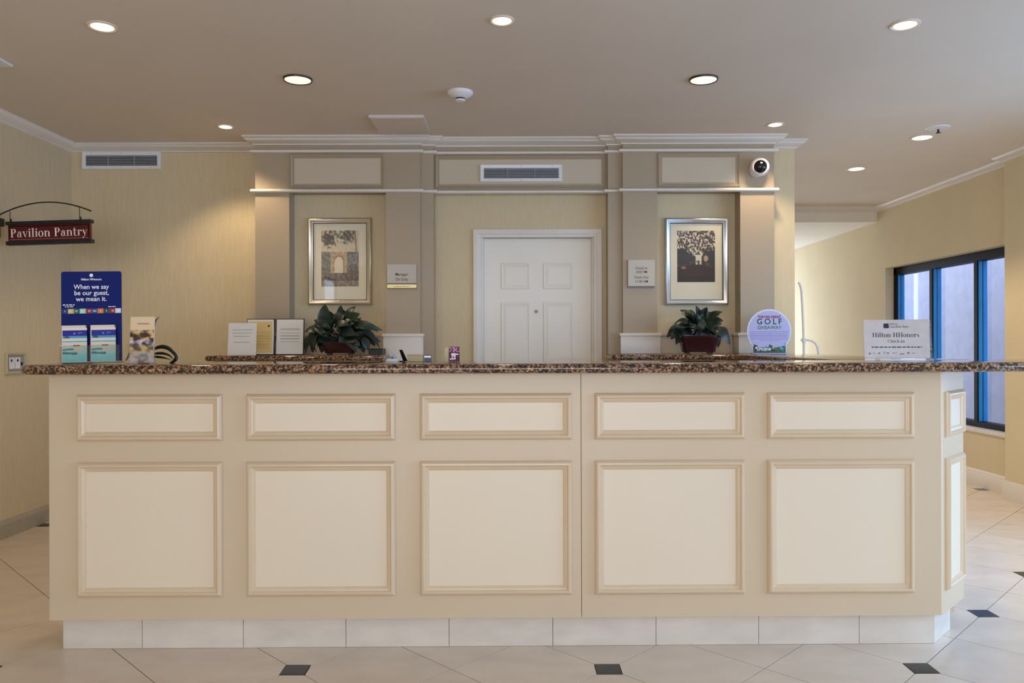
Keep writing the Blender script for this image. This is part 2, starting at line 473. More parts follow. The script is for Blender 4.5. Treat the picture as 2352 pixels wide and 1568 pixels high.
def sheet(name, x0, z0, x1, z1, y, nx, nz, fn, parent, world=False):
    """flat print: a grid of cells whose colours fn(u,v) gives in 0-255 sRGB (u right, v up)"""
    vs_ = [(x0 + (x1 - x0) * i / nx, y, z0 + (z1 - z0) * j / nz) for j in range(nz + 1) for i in range(nx + 1)]
    fs = [(j * (nx + 1) + i, j * (nx + 1) + i + 1, (j + 1) * (nx + 1) + i + 1, (j + 1) * (nx + 1) + i) for j in range(nz) for i in range(nx)]
    me = bpy.data.meshes.new(name)
    off = WL.get(parent.name, Vector()) if world else Vector()
    me.from_pydata([tuple(Vector(v) - off) for v in vs_], [], fs)
    at = me.color_attributes.new('print', 'FLOAT_COLOR', 'CORNER'); buf = []
    for j in range(nz):
        for i in range(nx):
            c = lin([min(255, max(0, q)) for q in fn((i + .5) / nx, (j + .5) / nz)]); buf += list(c) * 4
    at.data.foreach_set('color', buf)
    me.materials.append(MATS['print'])
    return link(name, me, parent)


def fbm(x, y, s=1.0, seed=0.0): return noise.fractal(Vector((x * s, y * s, seed)), 1.0, 2.0, 4)
def mixc(a, b, t): t = max(0, min(1, t)); return tuple(a[i] + (b[i] - a[i]) * t for i in range(3))


# =================================================================== SETTING
# floor: grout bed with 16 inch tiles laid diagonally, one corner in four cut for a black inset
H = 0.2872; AX, AD = 0.350, 2.862; AB = 0.046; GAP = 0.0018
floor = struct(MB().box(XL - .1, -3.6, -.12, XR + .1, 11.2, -.004).build('floor', M_GROUT))


def clip(poly, x0, y0, x1, y1):
    for ax, lim, sg in ((0, x0, 1), (0, x1, -1), (1, y0, 1), (1, y1, -1)):
        out = []
        for i in range(len(poly)):
            a, b = poly[i - 1], poly[i]
            ia = sg * (a[ax] - lim) >= 0; ib = sg * (b[ax] - lim) >= 0
            if ia != ib:
                t = (lim - a[ax]) / (b[ax] - a[ax]); out.append((a[0] + t * (b[0] - a[0]), a[1] + t * (b[1] - a[1])))
            if ib: out.append(b)
        poly = out
        if not poly: return []
    return poly


def polyarea(p): return abs(sum(p[i - 1][0] * p[i][1] - p[i][0] * p[i - 1][1] for i in range(len(p)))) / 2


def near_part(cx, cy):
    return 1.9 < cy < 8.5 and not (-1.7 < cx < 1.75 and 3.35 < cy) and not (cx < 2.0 and cy > 5.5)


rest = MB(); rest_b = MB(); n_t = 0
for mm in range(-30, 32):
    for nn in range(-30, 32):
        vx, vy = AX + (mm + nn) * H, AD + (mm - nn) * H          # vertex (m,n)
        if mm % 2 == 0 and nn % 2 == 0 and XL < vx < XR and -3.5 < vy < 11:
            a = AB - GAP
            q = clip([(vx - a, vy - a), (vx + a, vy - a), (vx + a, vy + a), (vx - a, vy + a)], XL + .003, -3.5, XR - .003, 11)
            if q and polyarea(q) > 1e-4:
                if near_part(vx, vy): MB().prism(q, -.004, 0).build('accent_tile', M_BLACKT, floor)
                else: rest_b.prism(q, -.004, 0)
        cx, cy = vx + H, vy                                        # tile between (m,n) and (m+1,n+1)
        if not (XL - .3 < cx < XR + .3 and -3.8 < cy < 11.3): continue
        vs4 = [(mm, nn, cx - H, cy), (mm + 1, nn, cx, cy + H), (mm + 1, nn + 1, cx + H, cy), (mm, nn + 1, cx, cy - H)]
        poly = []
        g = GAP * 1.414
        for (a_, b_, x, y) in vs4:
            dx, dy = (cx - x) / H, (cy - y) / H                   # unit towards centre
            if a_ % 2 == 0 and b_ % 2 == 0:
                k = AB + GAP
                tx, ty = -dy, dx
                p1 = (x + dx * k - tx * (k - g), y + dy * k - ty * (k - g)); p2 = (x + dx * k + tx * (k - g), y + dy * k + ty * (k - g))
                poly += [p1, p2]
            else: poly.append((x + dx * g, y + dy * g))
        # order by angle
        poly.sort(key=lambda p: math.atan2(p[1] - cy, p[0] - cx))
        poly = clip(poly, XL + .003, -3.5, XR - .003, 11)
        if len(poly) < 3 or polyarea(poly) < 5e-4: continue
        if near_part(cx, cy):
            MB().prism(poly, -.004, 0).build('floor_tile', M_TILE, floor); n_t += 1
        else: rest.prism(poly, -.004, 0)
o = rest.build('tile_field', M_TILE, floor); o['kind'] = 'stuff'
o = rest_b.build('accent_tile_field', M_BLACKT, floor); o['kind'] = 'stuff'
print('TILES', n_t)

struct(MB().box(XL - .15, -3.65, CEIL, XR + .15, 11.3, CEIL + .1).build('ceiling', M_CEIL))
struct(MB().box(2.0, 8.21, 2.456, XR, 11.2, CEIL).build('ceiling_soffit', M_CEILW), 'lower white ceiling at the far end of the corridor')

# left wall, with a transom window far behind the photographer
wl = MB()
wl.box(XL - .12, -3.6, 0, XL, -3.3, CEIL); wl.box(XL - .12, -3.3, 0, XL, -2.1, 1.85); wl.box(XL - .12, -3.3, 2.35, XL, -2.1, CEIL)
wl.box(XL - .12, -2.1, 0, XL, 5.7, CEIL)
struct(wl.build('wall_left', M_WALL))
XA = PX(587, BAY)
wb = MB().box(XL, LWALL, 0, XA, LWALL + .12, CEIL)
wb.box(XA, YEL, 0, PX(1088, YEL), YEL + .12, CEIL)                  # yellow back of niche and left of the door
wb.box(PX(1380, YEL), YEL, 0, PX(1779, BAY) - .02, YEL + .12, CEIL)
wb.box(PX(1088, YEL), YEL, PZ(530, YEL), PX(1380, YEL), YEL + .12, CEIL)
wb.box(PX(1779, BAY) - .02, RSTR, 0, 1.997, 11.2, CEIL)                    # end of the wall and the corridor side behind it
WB = struct(wb.build('wall_back', M_WALL))
struct(MB().box(1.9, 11.2, 0, 2.15, 11.32, CEIL).box(3.75, 11.2, 0, XR + .12, 11.32, CEIL).box(2.15, 11.2, 2.25, 3.75, 11.32, CEIL).build('wall_far', M_WALLR))


def Dr(px, X): return X * F / (px - CX)


WD0, WD1 = 6.02, Dr(2034, XR)              # right window opening along the wall
WZ0, WZ1 = 0.475, 1.955
wr = MB()
wr.box(XR, -3.6, 0, XR + .16, 0.55, CEIL); wr.box(XR, .55, 0, XR + .16, 4.45, .45); wr.box(XR, .55, 2.25, XR + .16, 4.45, CEIL)
wr.box(XR, 4.45, 0, XR + .16, WD0, CEIL)
wr.box(XR, WD0, 0, XR + .16, WD1, WZ0 - .03); wr.box(XR, WD0, WZ1, XR + .16, WD1, CEIL); wr.box(XR, WD1, 0, XR + .16, 11.2, CEIL)
WR = struct(wr.build('wall_right', M_WALLR))
XP = XR - .10
bx('pier', M_WALLR, WR, XP, 5.0, 0, XR, 5.93, CEIL, label='shallow yellow wall pier beside the window')
# rear wall with a glazed opening added to bring in light
we = MB()
we.box(XL, -3.72, 0, -2.3, -3.6, CEIL); we.box(2.3, -3.72, 0, XR, -3.6, CEIL); we.box(-2.3, -3.72, 2.35, 2.3, -3.6, CEIL)
struct(we.build('wall_rear', M_WALLR))


# crown moulding
def crown_prof(h=.057, p=.07):
    z = CEIL
    return [(0, z), (p, z), (p, z - .010), (p - .008, z - .014), (p - .012, z - .022), (p - .026, z - .032), (p - .042, z - .040), (p - .052, z - .045),
            (.014, z - .047), (.012, z - h + .004), (0, z - h)]


Xa, Xb, Xc = PX(587, BAY), PX(966, BAY), PX(997, STRIP)
Xd, Xe, Xf = PX(1397, STRIP), PX(1431, BAY), PX(1779, BAY)
JOG = [(Xa, LWALL), (Xa, BAY), (Xb, BAY), (Xb, STRIP), (Xc, STRIP), (Xc, MID), (Xd, MID), (Xd, STRIP), (Xe, STRIP), (Xe, BAY), (Xf, BAY), (Xf, RSTR)]
path = [(XL, -3.6), (XL, LWALL)] + JOG + [(1.997, RSTR), (1.997, 8.21), (XR, 8.21), (XR, 5.93), (XP, 5.93), (XP, 5.0), (XR, 5.0), (XR, -3.6)]
struct(MB().sweep(path, crown_prof()).build('trim_1', M_WHITE, smooth=True), 'white crown moulding round the ceiling')


def halfround(z0, z1, p):
    zc, r = (z0 + z1) / 2, (z1 - z0) / 2
    return [(0, z1)] + [(p * (.35 + .65 * math.cos(t)), zc + r * math.sin(t)) for t in [math.pi / 2 - k * math.pi / 8 for k in range(9)]] + [(0, z0)]


struct(MB().sweep(JOG[:], halfround(2.505, 2.530, .026)).build('trim_2', M_WHITE, smooth=True), 'upper thin white moulding above the panels')
struct(MB().sweep(JOG[:], halfround(2.232, 2.259, .028)).build('trim_3', M_WHITE, smooth=True), 'lower thin white moulding under the panels')

# pilasters and frieze of the back wall
FZ = 2.245
for a, b_ in ((587, 665), (887, 966), (1431, 1510), (1701, 1779)):
    bx('pilaster', M_TAUPE, WB, PX(a, BAY), BAY, 0, PX(b_, BAY), YEL + .01, FZ)
for a, b_ in ((966, 997), (1397, 1431)):
    x0, x1 = (Xb, Xc) if a == 966 else (Xd, Xe)
    bx('pilaster_strip', M_TAUPE, WB, x0, STRIP, 0, x1, YEL + .01, CEIL)
for x0, x1, d in ((Xa, Xb, BAY), (Xc, Xd, MID), (Xe, Xf, BAY)):
    bx('frieze', M_TAUPE, WB, x0, d, FZ, x1, YEL + .01, CEIL)
FP = [(0, 0), (0, .010), (.006, .014), (.012, .010), (.018, .004), (.026, .006), (.030, .002), (.030, 0)]
for a, b_, t, u, d in ((668, 885, 353, 431, BAY), (1001, 1392, 357, 432, MID), (1512, 1700, 353, 430, BAY)):
    x0, x1, z0, z1 = PX(a, d), PX(b_, d), PZ(u, d), PZ(t, d)
    z0 = max(z0, 2.263); z1 = min(z1, 2.503)
    MB().frame(x0, z0, x1, z1, FP, d).build('panel_moulding', M_TAUPE, WB)
    bx('frieze_panel', M_FIELD, WB, x0 + .028, d - .003, z0 + .028, x1 - .028, d + .001, z1 - .028)
# plinths standing round the pilasters, skirting in the niches
PT = 1.262
for a, b_, zb in ((587, 665, 1.12), (887, 966, .6), (1431, 1510, 1.12), (1701, 1779, 1.12)):
    x0, x1 = PX(a, BAY), PX(b_, BAY)
    m = MB().box(x0 - .018, BAY - .018, zb, x1 + .018, BAY, PT - .02, .003)
    m.box(x0 - .018, BAY, zb, x0, YEL, PT - .02, .003).box(x1, BAY, zb, x1 + .018, YEL, PT - .02, .003)
    m.box(x0 - .026, BAY - .026, PT - .022, x1 + .026, BAY, PT, .006).box(x0 - .026, BAY, PT - .022, x0, YEL, PT, .006).box(x1, BAY, PT - .022, x1 + .026, YEL, PT, .006)
    m.build('plinth', M_WHITE, WB, smooth=True)
for a, b_ in ((665, 887), (1510, 1701)):
    x0, x1 = PX(a, BAY) + .027, PX(b_, BAY) - .027
    m = MB().box(x0, YEL - .014, 1.12, x1, YEL, PT - .02).box(x0, YEL - .02, PT - .022, x1, YEL, PT, .005)
    m.build('niche_skirting', M_FIELD, WB)

# door_1
DZ = PZ(526, YEL)
door = MB().box(PX(1112, 5.555), 5.555, .01, PX(1358, 5.555), 5.60, PZ(547, 5.555))
DOOR = struct(door.build('door_1', M_DOOR), 'white six panel door in the middle of the back wall')
bx('filler_board', M_WHITE, DOOR, PX(1087, YEL), 5.605, 0, PX(1383, YEL), 5.62, DZ)
cas = MB()
prof = [(0, 0), (0, .012), (.004, .018), (.030, .020), (.040, .016), (.044, .010), (.052, .009), (.054, 0)]
x0, x1 = PX(1087, YEL), PX(1383, YEL)
rs = [[(x0 + o_, YEL - h_, 0) for o_, h_ in prof], [(x0 + o_, YEL - h_, DZ - o_) for o_, h_ in prof], [(x1 - o_, YEL - h_, DZ - o_) for o_, h_ in prof], [(x1 - o_, YEL - h_, 0) for o_, h_ in prof]]
cas.rings(rs); cas.build('door_casing', M_WHITE, DOOR)
j = MB(); xi0, xi1, zi = x0 + .054, x1 - .054, DZ - .054
xd0, xd1, zd = PX(1112, 5.555), PX(1358, 5.555), PZ(547, 5.555)
j.box(xi0 - .01, YEL - .001, 0, xi0 + .004, 5.60, zi).box(xi1 - .004, YEL - .001, 0, xi1 + .01, 5.60, zi).box(xi0, YEL - .001, zi - .004, xi1, 5.60, zi + .01)
j.box(xi0 + .004, 5.535, 0, xd0 - .001, 5.56, zd).box(xd1 + .001, 5.535, 0, xi1 - .004, 5.56, zd).box(xi0 + .004, 5.535, zd + .001, xi1 - .004, 5.56, zi - .004)
j.build('door_jamb', M_WHITE, DOOR)
DP = [(0, 0), (0, .001), (.004, .0055), (.012, .006), (.018, .0015), (.026, .001), (.032, .006), (.034, .006)]
for a, b_ in ((1151, 1218), (1248, 1316)):
    for t, u in ((604, 664), (694, 905)):
        q = (PX(a, 5.555), PZ(u, 5.555), PX(b_, 5.555), PZ(t, 5.555))
        MB().frame(*q, DP, 5.555).build('panel_moulding', M_DOOR, DOOR)
        bx('raised_panel', M_DOOR, DOOR, q[0] + .033, 5.549, q[1] + .033, q[2] - .033, 5.556, q[3] - .033, bev=.002)
    q = (PX(a, 5.555), .16, PX(b_, 5.555), .72)
    MB().frame(*q, DP, 5.555).build('panel_moulding', M_DOOR, DOOR)
    bx('raised_panel', M_DOOR, DOOR, q[0] + .033, 5.549, q[1] + .033, q[2] - .033, 5.556, q[3] - .033, bev=.002)
c = P(1232, 715, 5.55)
MB().lathe([(.0001, .006), (.008, .006), (.0105, .002), (.0105, -.004)], (c.x, 5.552, c.z), 16, 'Y').build('peephole', M_BLACKG, DOOR, label='small dark round peephole')

# right window: frame, mullions, panes, sill; the wall of the next building stands outside
XW = XR + .085
fr = MB()
fr.box(XW, WD0 - .02, WZ1 - .075, XW + .09, WD1, WZ1).box(XW, WD0 - .02, WZ0, XW + .09, WD1, WZ0 + .045).box(XW, WD1 - .05, WZ0, XW + .02, WD1, WZ1).box(XW, WD0 - .02, WZ0, XW + .09, WD0 + .02, WZ1)
WIN = struct(fr.build('window_1', M_BRONZE), 'dark framed window looking at the next building')
for px in (2135, 2237):
    d = Dr(px, XW)
    m = bx('mullion', M_BRONZE, WIN, XW, d - .045, WZ0 + .045, XW + .012, d, WZ1 - .075)
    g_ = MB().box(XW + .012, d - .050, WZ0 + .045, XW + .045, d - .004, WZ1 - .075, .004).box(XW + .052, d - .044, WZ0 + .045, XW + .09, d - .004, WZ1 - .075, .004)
    g_.build('mullion_side', M_BLUEM, m, label='mullion side coloured blue for the reflected sky')
    MB().box(XW + .045, d - .034, WZ0 + .045, XW + .052, d - .01, WZ1 - .075).build('mullion_gap', M_BRONZE, m)
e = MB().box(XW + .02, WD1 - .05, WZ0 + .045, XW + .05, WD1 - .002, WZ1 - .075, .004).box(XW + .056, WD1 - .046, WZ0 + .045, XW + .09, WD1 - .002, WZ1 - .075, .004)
e.build('frame_side', M_BLUEM, WIN, label='window frame side coloured blue for the reflected sky')
ds = [WD0 + .02] + [Dr(2237, XW), Dr(2135, XW)] + [WD1 - .02]
for i in range(3):
    bx('pane', M_GLASS, WIN, XW + .060, ds[i] - (0 if i == 0 else 0.0), WZ0 + .04, XW + .064, ds[i + 1] - (.04 if i < 2 else 0), WZ1 - .07)
bx('window_sill', M_WHITE, WIN, XR - .012, WD0 - .08, WZ0 - .03, XR + .16, WD1, WZ0, bev=.004)
# windows out of the picture; the rear glazing is added for its light
for nm, c in (('window_2', ((XR + .06, .55, .45), (XR + .1, 4.45, 2.25), 'y', 4)), ('window_4', ((XL - .1, -3.3, 1.85), (XL - .06, -2.1, 2.35), 'y', 1)),
              ('window_added', ((-2.3, -3.68, 0), (2.3, -3.64, 2.35), 'x', 4))):
    a, b_, ax, n = c; m = MB(); t = .05
    m.box(a[0], a[1], b_[2] - t, b_[0], b_[1], b_[2]).box(a[0], a[1], a[2], b_[0], b_[1], a[2] + t)
    for k in range(n + 1):
        if ax == 'y':
            y = a[1] + (b_[1] - a[1] - t) * k / n; m.box(a[0], y, a[2], b_[0], y + t, b_[2])
        else:
            x = a[0] + (b_[0] - a[0] - t) * k / n; m.box(x, a[1], a[2], x + t, b_[1], b_[2])
    struct(m.build(nm, M_BRONZE))

ext = MB().box(5.6, 3.5, -.1, 5.8, 14, 4.2)
EXT = struct(ext.build('wall_exterior', M_STUCCO), 'pale lavender stucco wall of the building next door')
bx('coping', M_STUCCO, EXT, 5.55, 3.5, 4.2, 5.85, 14, 4.28)
struct(MB().box(XR + .16, -4, -.14, 9, 14, -.04).build('ground', M_OUTF), 'paving outside the window')

# baseboards
BP = [(0, 0), (.014, 0), (.014, .085), (.010, .098), (.006, .105), (.004, .112), (0, .112)]
BPW = [(0, 0), (.016, 0), (.016, .112), (.012, .120), (.012, .128), (.005, .142), (0, .142)]
struct(MB().sweep([(XL, -3.6), (XL, LWALL), (Xa - .001, LWALL)], BP).build('baseboard_left', mat('stone_baseboard', (168, 160, 142), .5, var=.06, scale=12)))
struct(MB().sweep([(XR, 11.2), (XR, 5.93), (XP, 5.93), (XP, 5.0), (XR, 5.0), (XR, -3.6)], BPW).build('baseboard_right', M_WHITE, smooth=True))

# =================================================================== RECEPTION DESK
KD = 0.010
TH = math.atan(KD)
D0 = 3.035                                                     # front face depth on the centre line
TOE = .045


def DU(px, off=0.0, py=1100):
    """desk coordinate u of a pixel column on the plane off behind the face"""
    x, y = unroll(px, py)
    d0 = D0 + off
    D = d0 / (1 - KD * x / F)
    return (x * D / F) / math.cos(TH) * 1.0


DESK = thing('reception_desk', (0, D0, 0), 'long beige panelled reception desk on a tiled kick base', 'reception desk', rot=(0, 0, TH))


def dbuild(b, name, m, **k): return b.build(name, m, DESK, world=False, **k)


ZB, ZT = .128, 1.082
uL, uS, uR = DU(113), DU(1335), DU(2165)
RXY = (1.888, .205)                                             # back corner of the angled end
dbuild(MB().prism([(uL + .012, .016), (uR - .006, .016), (RXY[0] - .014, RXY[1] + .006), (RXY[0] - .014, .34), (uL + .012, .34)], ZB + .002, ZT - .001), 'carcass', M_DESK)
dbuild(MB().box(uL, 0, ZB, uS - .0012, .016, ZT), 'front_board', M_DESK)
dbuild(MB().box(uS + .0012, 0, ZB, uR, .016, ZT), 'front_board', M_DESK)
dbuild(MB().box(uL, .016, ZB, uL + .012, .34, ZT), 'end_board', M_DESK)
ev = Vector((RXY[0] - uR, RXY[1], 0)); el = ev.length; ea = math.atan2(ev.y, ev.x)
TE = Matrix.Translation((uR, 0, 0)) @ Matrix.Rotation(ea, 4, 'Z')
b = MB(); b.T = TE; b.box(0.001, 0, ZB, el, .012, ZT); dbuild(b, 'end_board', M_DESK)
b = MB(); b.T = TE; b.lathe([(.006, ZB), (.006, ZT)], (0, .006, 0), 10); dbuild(b, 'corner_bead', M_DESKP)
MP = [(0, 0), (0, .006), (.003, .012), (.009, .018), (.015, .019), (.019, .016), (.021, .011), (.027, .009), (.033, .006), (.036, .003), (.037, 0)]
ZU0, ZU1, ZL0, ZL1 = .8215, 1.0015, .2185, .7395
for a, b_ in ((178, 512), (567, 909), (965, 1314), (1366, 1710), (1762, 2098)):
    for z0, z1 in ((ZU0, ZU1), (ZL0, ZL1)):
        x0, x1 = DU(a), DU(b_)
        dbuild(MB().frame(x0, z0, x1, z1, MP), 'panel_moulding', M_DESKM)
        dbuild(MB().box(x0 + .035, -.003, z0 + .035, x1 - .035, .001, z1 - .035), 'inset_panel', M_DESKP)
for z0, z1 in ((ZU0, ZU1), (ZL0, ZL1)):
    b = MB(); b.T = TE; b.frame(.030, z0, el - .022, z1, MP); dbuild(b, 'panel_moulding', M_DESKM)
    b = MB(); b.T = TE; b.box(.065, -.003, z0 + .035, el - .057, .001, z1 - .035); dbuild(b, 'inset_panel', M_DESKP)
kx = [DU(p, TOE, 1450) for p in (145, 327, 559, 795, 1032, 1270, 1507, 1743, 1974, 2146)]
dbuild(MB().prism([(kx[0] + .011, TOE + .011), (kx[-1] - .006, TOE + .011), (RXY[0] - .07, RXY[1] + .03), (RXY[0] - .07, .33), (kx[0] + .011, .33)], 0.0005, ZB), 'kick_base', M_GROUT)
for i in range(9):
    dbuild(MB().box(kx[i] + .001, TOE, .001, kx[i + 1] - .001, TOE + .010, ZB - .001), 'kick_tile', M_TILEK)
b = MB(); b.T = Matrix.Translation((kx[-1], TOE, 0)) @ Matrix.Rotation(ea, 4, 'Z'); b.box(.001, 0, .001, .215, .010, ZB - .001); dbuild(b, 'kick_tile', M_TILEK)
dbuild(MB().box(kx[0], TOE + .011, .001, kx[0] + .010, .33, ZB - .001), 'kick_tile', M_TILEK)


def slab(poly, z0, z1, corner, name, label):
    """stone top with rounded corners and a bullnose edge; poly counter-clockwise"""
    pts = []
    n = len(poly)
    for i in range(n):
        p = Vector(poly[i]); a = Vector(poly[i - 1]); c_ = Vector(poly[(i + 1) % n]); r = corner[i]
        if r <= 0: pts.append(p); continue
        d0 = (a - p).normalized(); d1 = (c_ - p).normalized(); ang = d0.angle(d1); t = r / math.tan(ang / 2)
        o_ = p + (d0 + d1).normalized() * (r / math.sin(ang / 2))
        s_ = p + d0 * t - o_; e_ = p + d1 * t - o_
        a0 = math.atan2(s_.y, s_.x); a1 = math.atan2(e_.y, e_.x); dd = (a1 - a0 + math.pi) % (2 * math.pi) - math.pi
        for k in range(9): pts.append(o_ + Vector((math.cos(a0 + dd * k / 8), math.sin(a0 + dd * k / 8))) * r)
    m = len(pts); rr = (z1 - z0) / 2

    def inset(d):
        out = []
        for i in range(m):
            a, p, c_ = pts[i - 1], pts[i], pts[(i + 1) % m]
            e0 = (p - a).normalized(); e1 = (c_ - p).normalized()
            n0 = Vector((-e0.y, e0.x)); n1 = Vector((-e1.y, e1.x)); mm_ = (n0 + n1).normalized()
            out.append(p + mm_ * d / max(.4, mm_.dot(n0)))
        return out
    rs = []
    for k in range(9):
        t = -math.pi / 2 + math.pi * k / 8
        rs.append([(q.x, q.y, (z0 + z1) / 2 + rr * math.sin(t)) for q in inset(rr * (1 - math.cos(t)))])
    o_ = MB().rings(rs).build(name, M_GRAN, smooth=True)
    return tag(o_, label, 'countertop')


CT0, CT1 = 1.0822, 1.119
DE = 2.937
slab([(-1.892, DE - .018), (1.72, DE + .018), (2.75, DE + .16), (2.75, 3.62), (2.05, 3.415), (-1.892, 3.375)], CT0, CT1, [.11, 0, .05, 0, 0, .11],
     'front_countertop', 'long speckled brown granite countertop on the reception desk')
# lower surround behind the desk
BXa, BXb = PX(467, 5.05, 820), PX(880, 5.05, 820)
slab([(BXa, 5.05), (BXb, 5.05), (BXb, YEL - .022), (PX(665, BAY) + .03, YEL - .022), (PX(665, BAY) + .03, BAY - .028), (BXa, BAY - .028)], CT0, CT1, [.03, .02, 0, 0, 0, .0], 'back_countertop', 'granite back counter under the left picture')
RXa = PX(1405, 5.05, 820)
slab([(RXa, 5.05), (1.44, 5.05), (1.44, 3.425), (2.04, 3.432), (1.99, 5.46), (Xf + .03, 5.46), (Xf + .03, BAY - .028), (PX(1701, BAY) - .03, BAY - .028), (PX(1701, BAY) - .03, YEL - .022), (PX(1510, BAY) + .03, YEL - .022), (PX(1510, BAY) + .03, BAY - .028), (RXa, BAY - .028)],
     CT0, CT1, [.03] + [0] * 11, 'back_countertop', 'L shaped granite back counter under the right picture')


def cabinet(x0, y0, x1, y1, label, nd, face='y'):
    t = thing('back_cabinet', ((x0 + x1) / 2, (y0 + y1) / 2, 0), label, 'cabinet')
    bx('body', M_DESK, t, x0, y0, .0, x1, y1, CT0 - .001)
    for k in range(nd):
        if face == 'y':
            a = x0 + (x1 - x0) * k / nd + .005; b_ = x0 + (x1 - x0) * (k + 1) / nd - .005
            dr = bx('door', M_DESK, t, a, y0 - .018, .1, b_, y0 - .0005, CT0 - .04, bev=.002)
            bx('knob', M_GREY, dr, b_ - .05, y0 - .04, .9, b_ - .03, y0 - .018, .92, bev=.004)
        else:
            a = y0 + (y1 - y0) * k / nd + .005; b_ = y0 + (y1 - y0) * (k + 1) / nd - .005
            dr = bx('door', M_DESK, t, x0 - .018, a, .1, x0 - .0005, b_, CT0 - .04, bev=.002)
            bx('knob', M_GREY, dr, x0 - .04, b_ - .05, .9, x0 - .018, b_ - .03, .92, bev=.004)
    return t


cabinet(BXa + .05, 5.09, BXb - .07, BAY - .03, 'beige cabinet under the left granite back counter', 3)
cabinet(RXa + .05, 5.09, 1.40, BAY - .03, 'beige cabinet under the right granite back counter', 2)
cabinet(1.48, 3.46, 1.96, 5.05, 'beige cabinet under the arm joining front and back counters', 4, 'x')


# =================================================================== CEILING FITTINGS
def lamp(px, py, dia, kind, label, energy, rim=.0):
    c = PC(px, py); t = thing('recessed_downlight', c, label, 'ceiling light', 'recessed ceiling lights')
    r = dia / 2
    if kind == 'w':
        MB().lathe([(r * .74, .0), (r * .76, -.004), (r * .9, -.007), (r, -.004), (r * 1.0, 0)], (0, 0, 0), 32).build('trim_ring', M_RIM, t, world=False, smooth=True)
        MB().lathe([(r * .74, -.005), (r * .5, -.009), (.0005, -.011)], (0, 0, 0), 32).build('lens', M_LENSW, t, world=False, smooth=True)
    else:
        MB().lathe([(r * .9, .0), (r * .9, -.008), (r * .96, -.011), (r, -.006), (r, 0)], (0, 0, 0), 32).build('trim_ring', M_RIMD, t, world=False, smooth=True)
        MB().lathe([(r * .9, -.007), (r * .5, -.010), (.0005, -.011)], (0, 0, 0), 32).build('lens', M_LENSS, t, world=False, smooth=True)
    l = bpy.data.lights.new('lamp_light', 'SPOT'); l.energy = energy; l.color = (1.0, .76, .48) if kind == 'w' else (1.0, .86, .70)
    l.spot_size = R(112 if kind == 'w' else 150); l.spot_blend = .45; l.shadow_soft_size = .05
    lo = bpy.data.objects.new('lamp_light', l); COL.objects.link(lo); lo.parent = t; lo.location = (0, 0, -.03)


lamp(235, 60, .127, 'w', 'lit downlight above the hanging sign, near the upper left corner', 16)
lamp(1153, 46, .110, 'w', 'lit downlight at the top centre of the ceiling', 14)
lamp(2079, 56, .127, 'w', 'lit downlight near the upper right corner of the picture', 12)
lamp(684, 181, .154, 's', 'dark rimmed frosted downlight left of the smoke detector', 9)
lamp(1616, 181, .154, 's', 'dark rimmed frosted downlight right of the smoke detector', 9)
lamp(518, 290, .105, 'w', 'small bright downlight by the back wall, left of the left pilaster', 24)
lamp(1781, 285, .110, 'w', 'small bright downlight in front of the security camera', 24)
lamp(2118, 315, .165, 'w', 'downlight beside the ceiling sprinkler in the corridor', 40)
lamp(1967, 387, .160, 'w', 'farthest downlight in the corridor ceiling', 40)

c = PC(1057, 211)
t = thing('smoke_detector', c, 'round white smoke detector in the middle of the ceiling', 'smoke detector')
MB().lathe([(.072, 0), (.072, -.012), (.068, -.018), (.040, -.034), (.028, -.037), (.001, -.037)], (0, 0, 0), 32).build('housing', M_PLAST, t, world=False, smooth=True)
MB().lathe([(.026, -.036), (.026, -.046), (.001, -.046)], (0, 0, 0), 20).build('sensor_gap', M_BLACK, t, world=False)
MB().lathe([(.030, -.045), (.026, -.053), (.001, -.055)], (0, 0, 0), 20).build('sensor_cap', M_PLAST, t, world=False, smooth=True)

t = thing('access_panel', (-.715, 5.03, CEIL), 'flat rectangular access panel on the ceiling over the left pilaster', 'access panel')
bx('frame', M_RIM, t, -.888, 4.84, CEIL - .016, -.545, 5.21, CEIL - .0003, bev=.002)
bx('lid', M_CEIL, t, -.878, 4.850, CEIL - .019, -.555, 5.200, CEIL - .016, bev=.001)

t = thing('ceiling_grille', (-2.83, 3.65, CEIL), 'white ceiling air grille at the left edge of the picture', 'air vent')
bx('frame', M_PLAST, t, -3.10, 3.36, CEIL - .014, -2.525, 3.955, CEIL - .0003, bev=.004)
for k in range(14):
    bx('blade', M_PLAST, t, -3.06, 3.40 + k * .0375, CEIL - .024, -2.57, 3.415 + k * .0375, CEIL - .0145)

c = PC(2155, 293)
t = thing('ceiling_sprinkler', c, 'white sprinkler plate with a dark nozzle beside a corridor downlight', 'sprinkler')
MB().lathe([(.075, 0), (.07, -.006), (.03, -.012), (.001, -.012)], (0, 0, 0), 24).build('escutcheon', M_PLAST, t, world=False, smooth=True)
MB().lathe([(.006, -.012), (.006, -.03), (.014, -.032), (.014, -.036), (.001, -.036)], (0, 0, 0), 14).build('nozzle', M_BLACK, t, world=False)


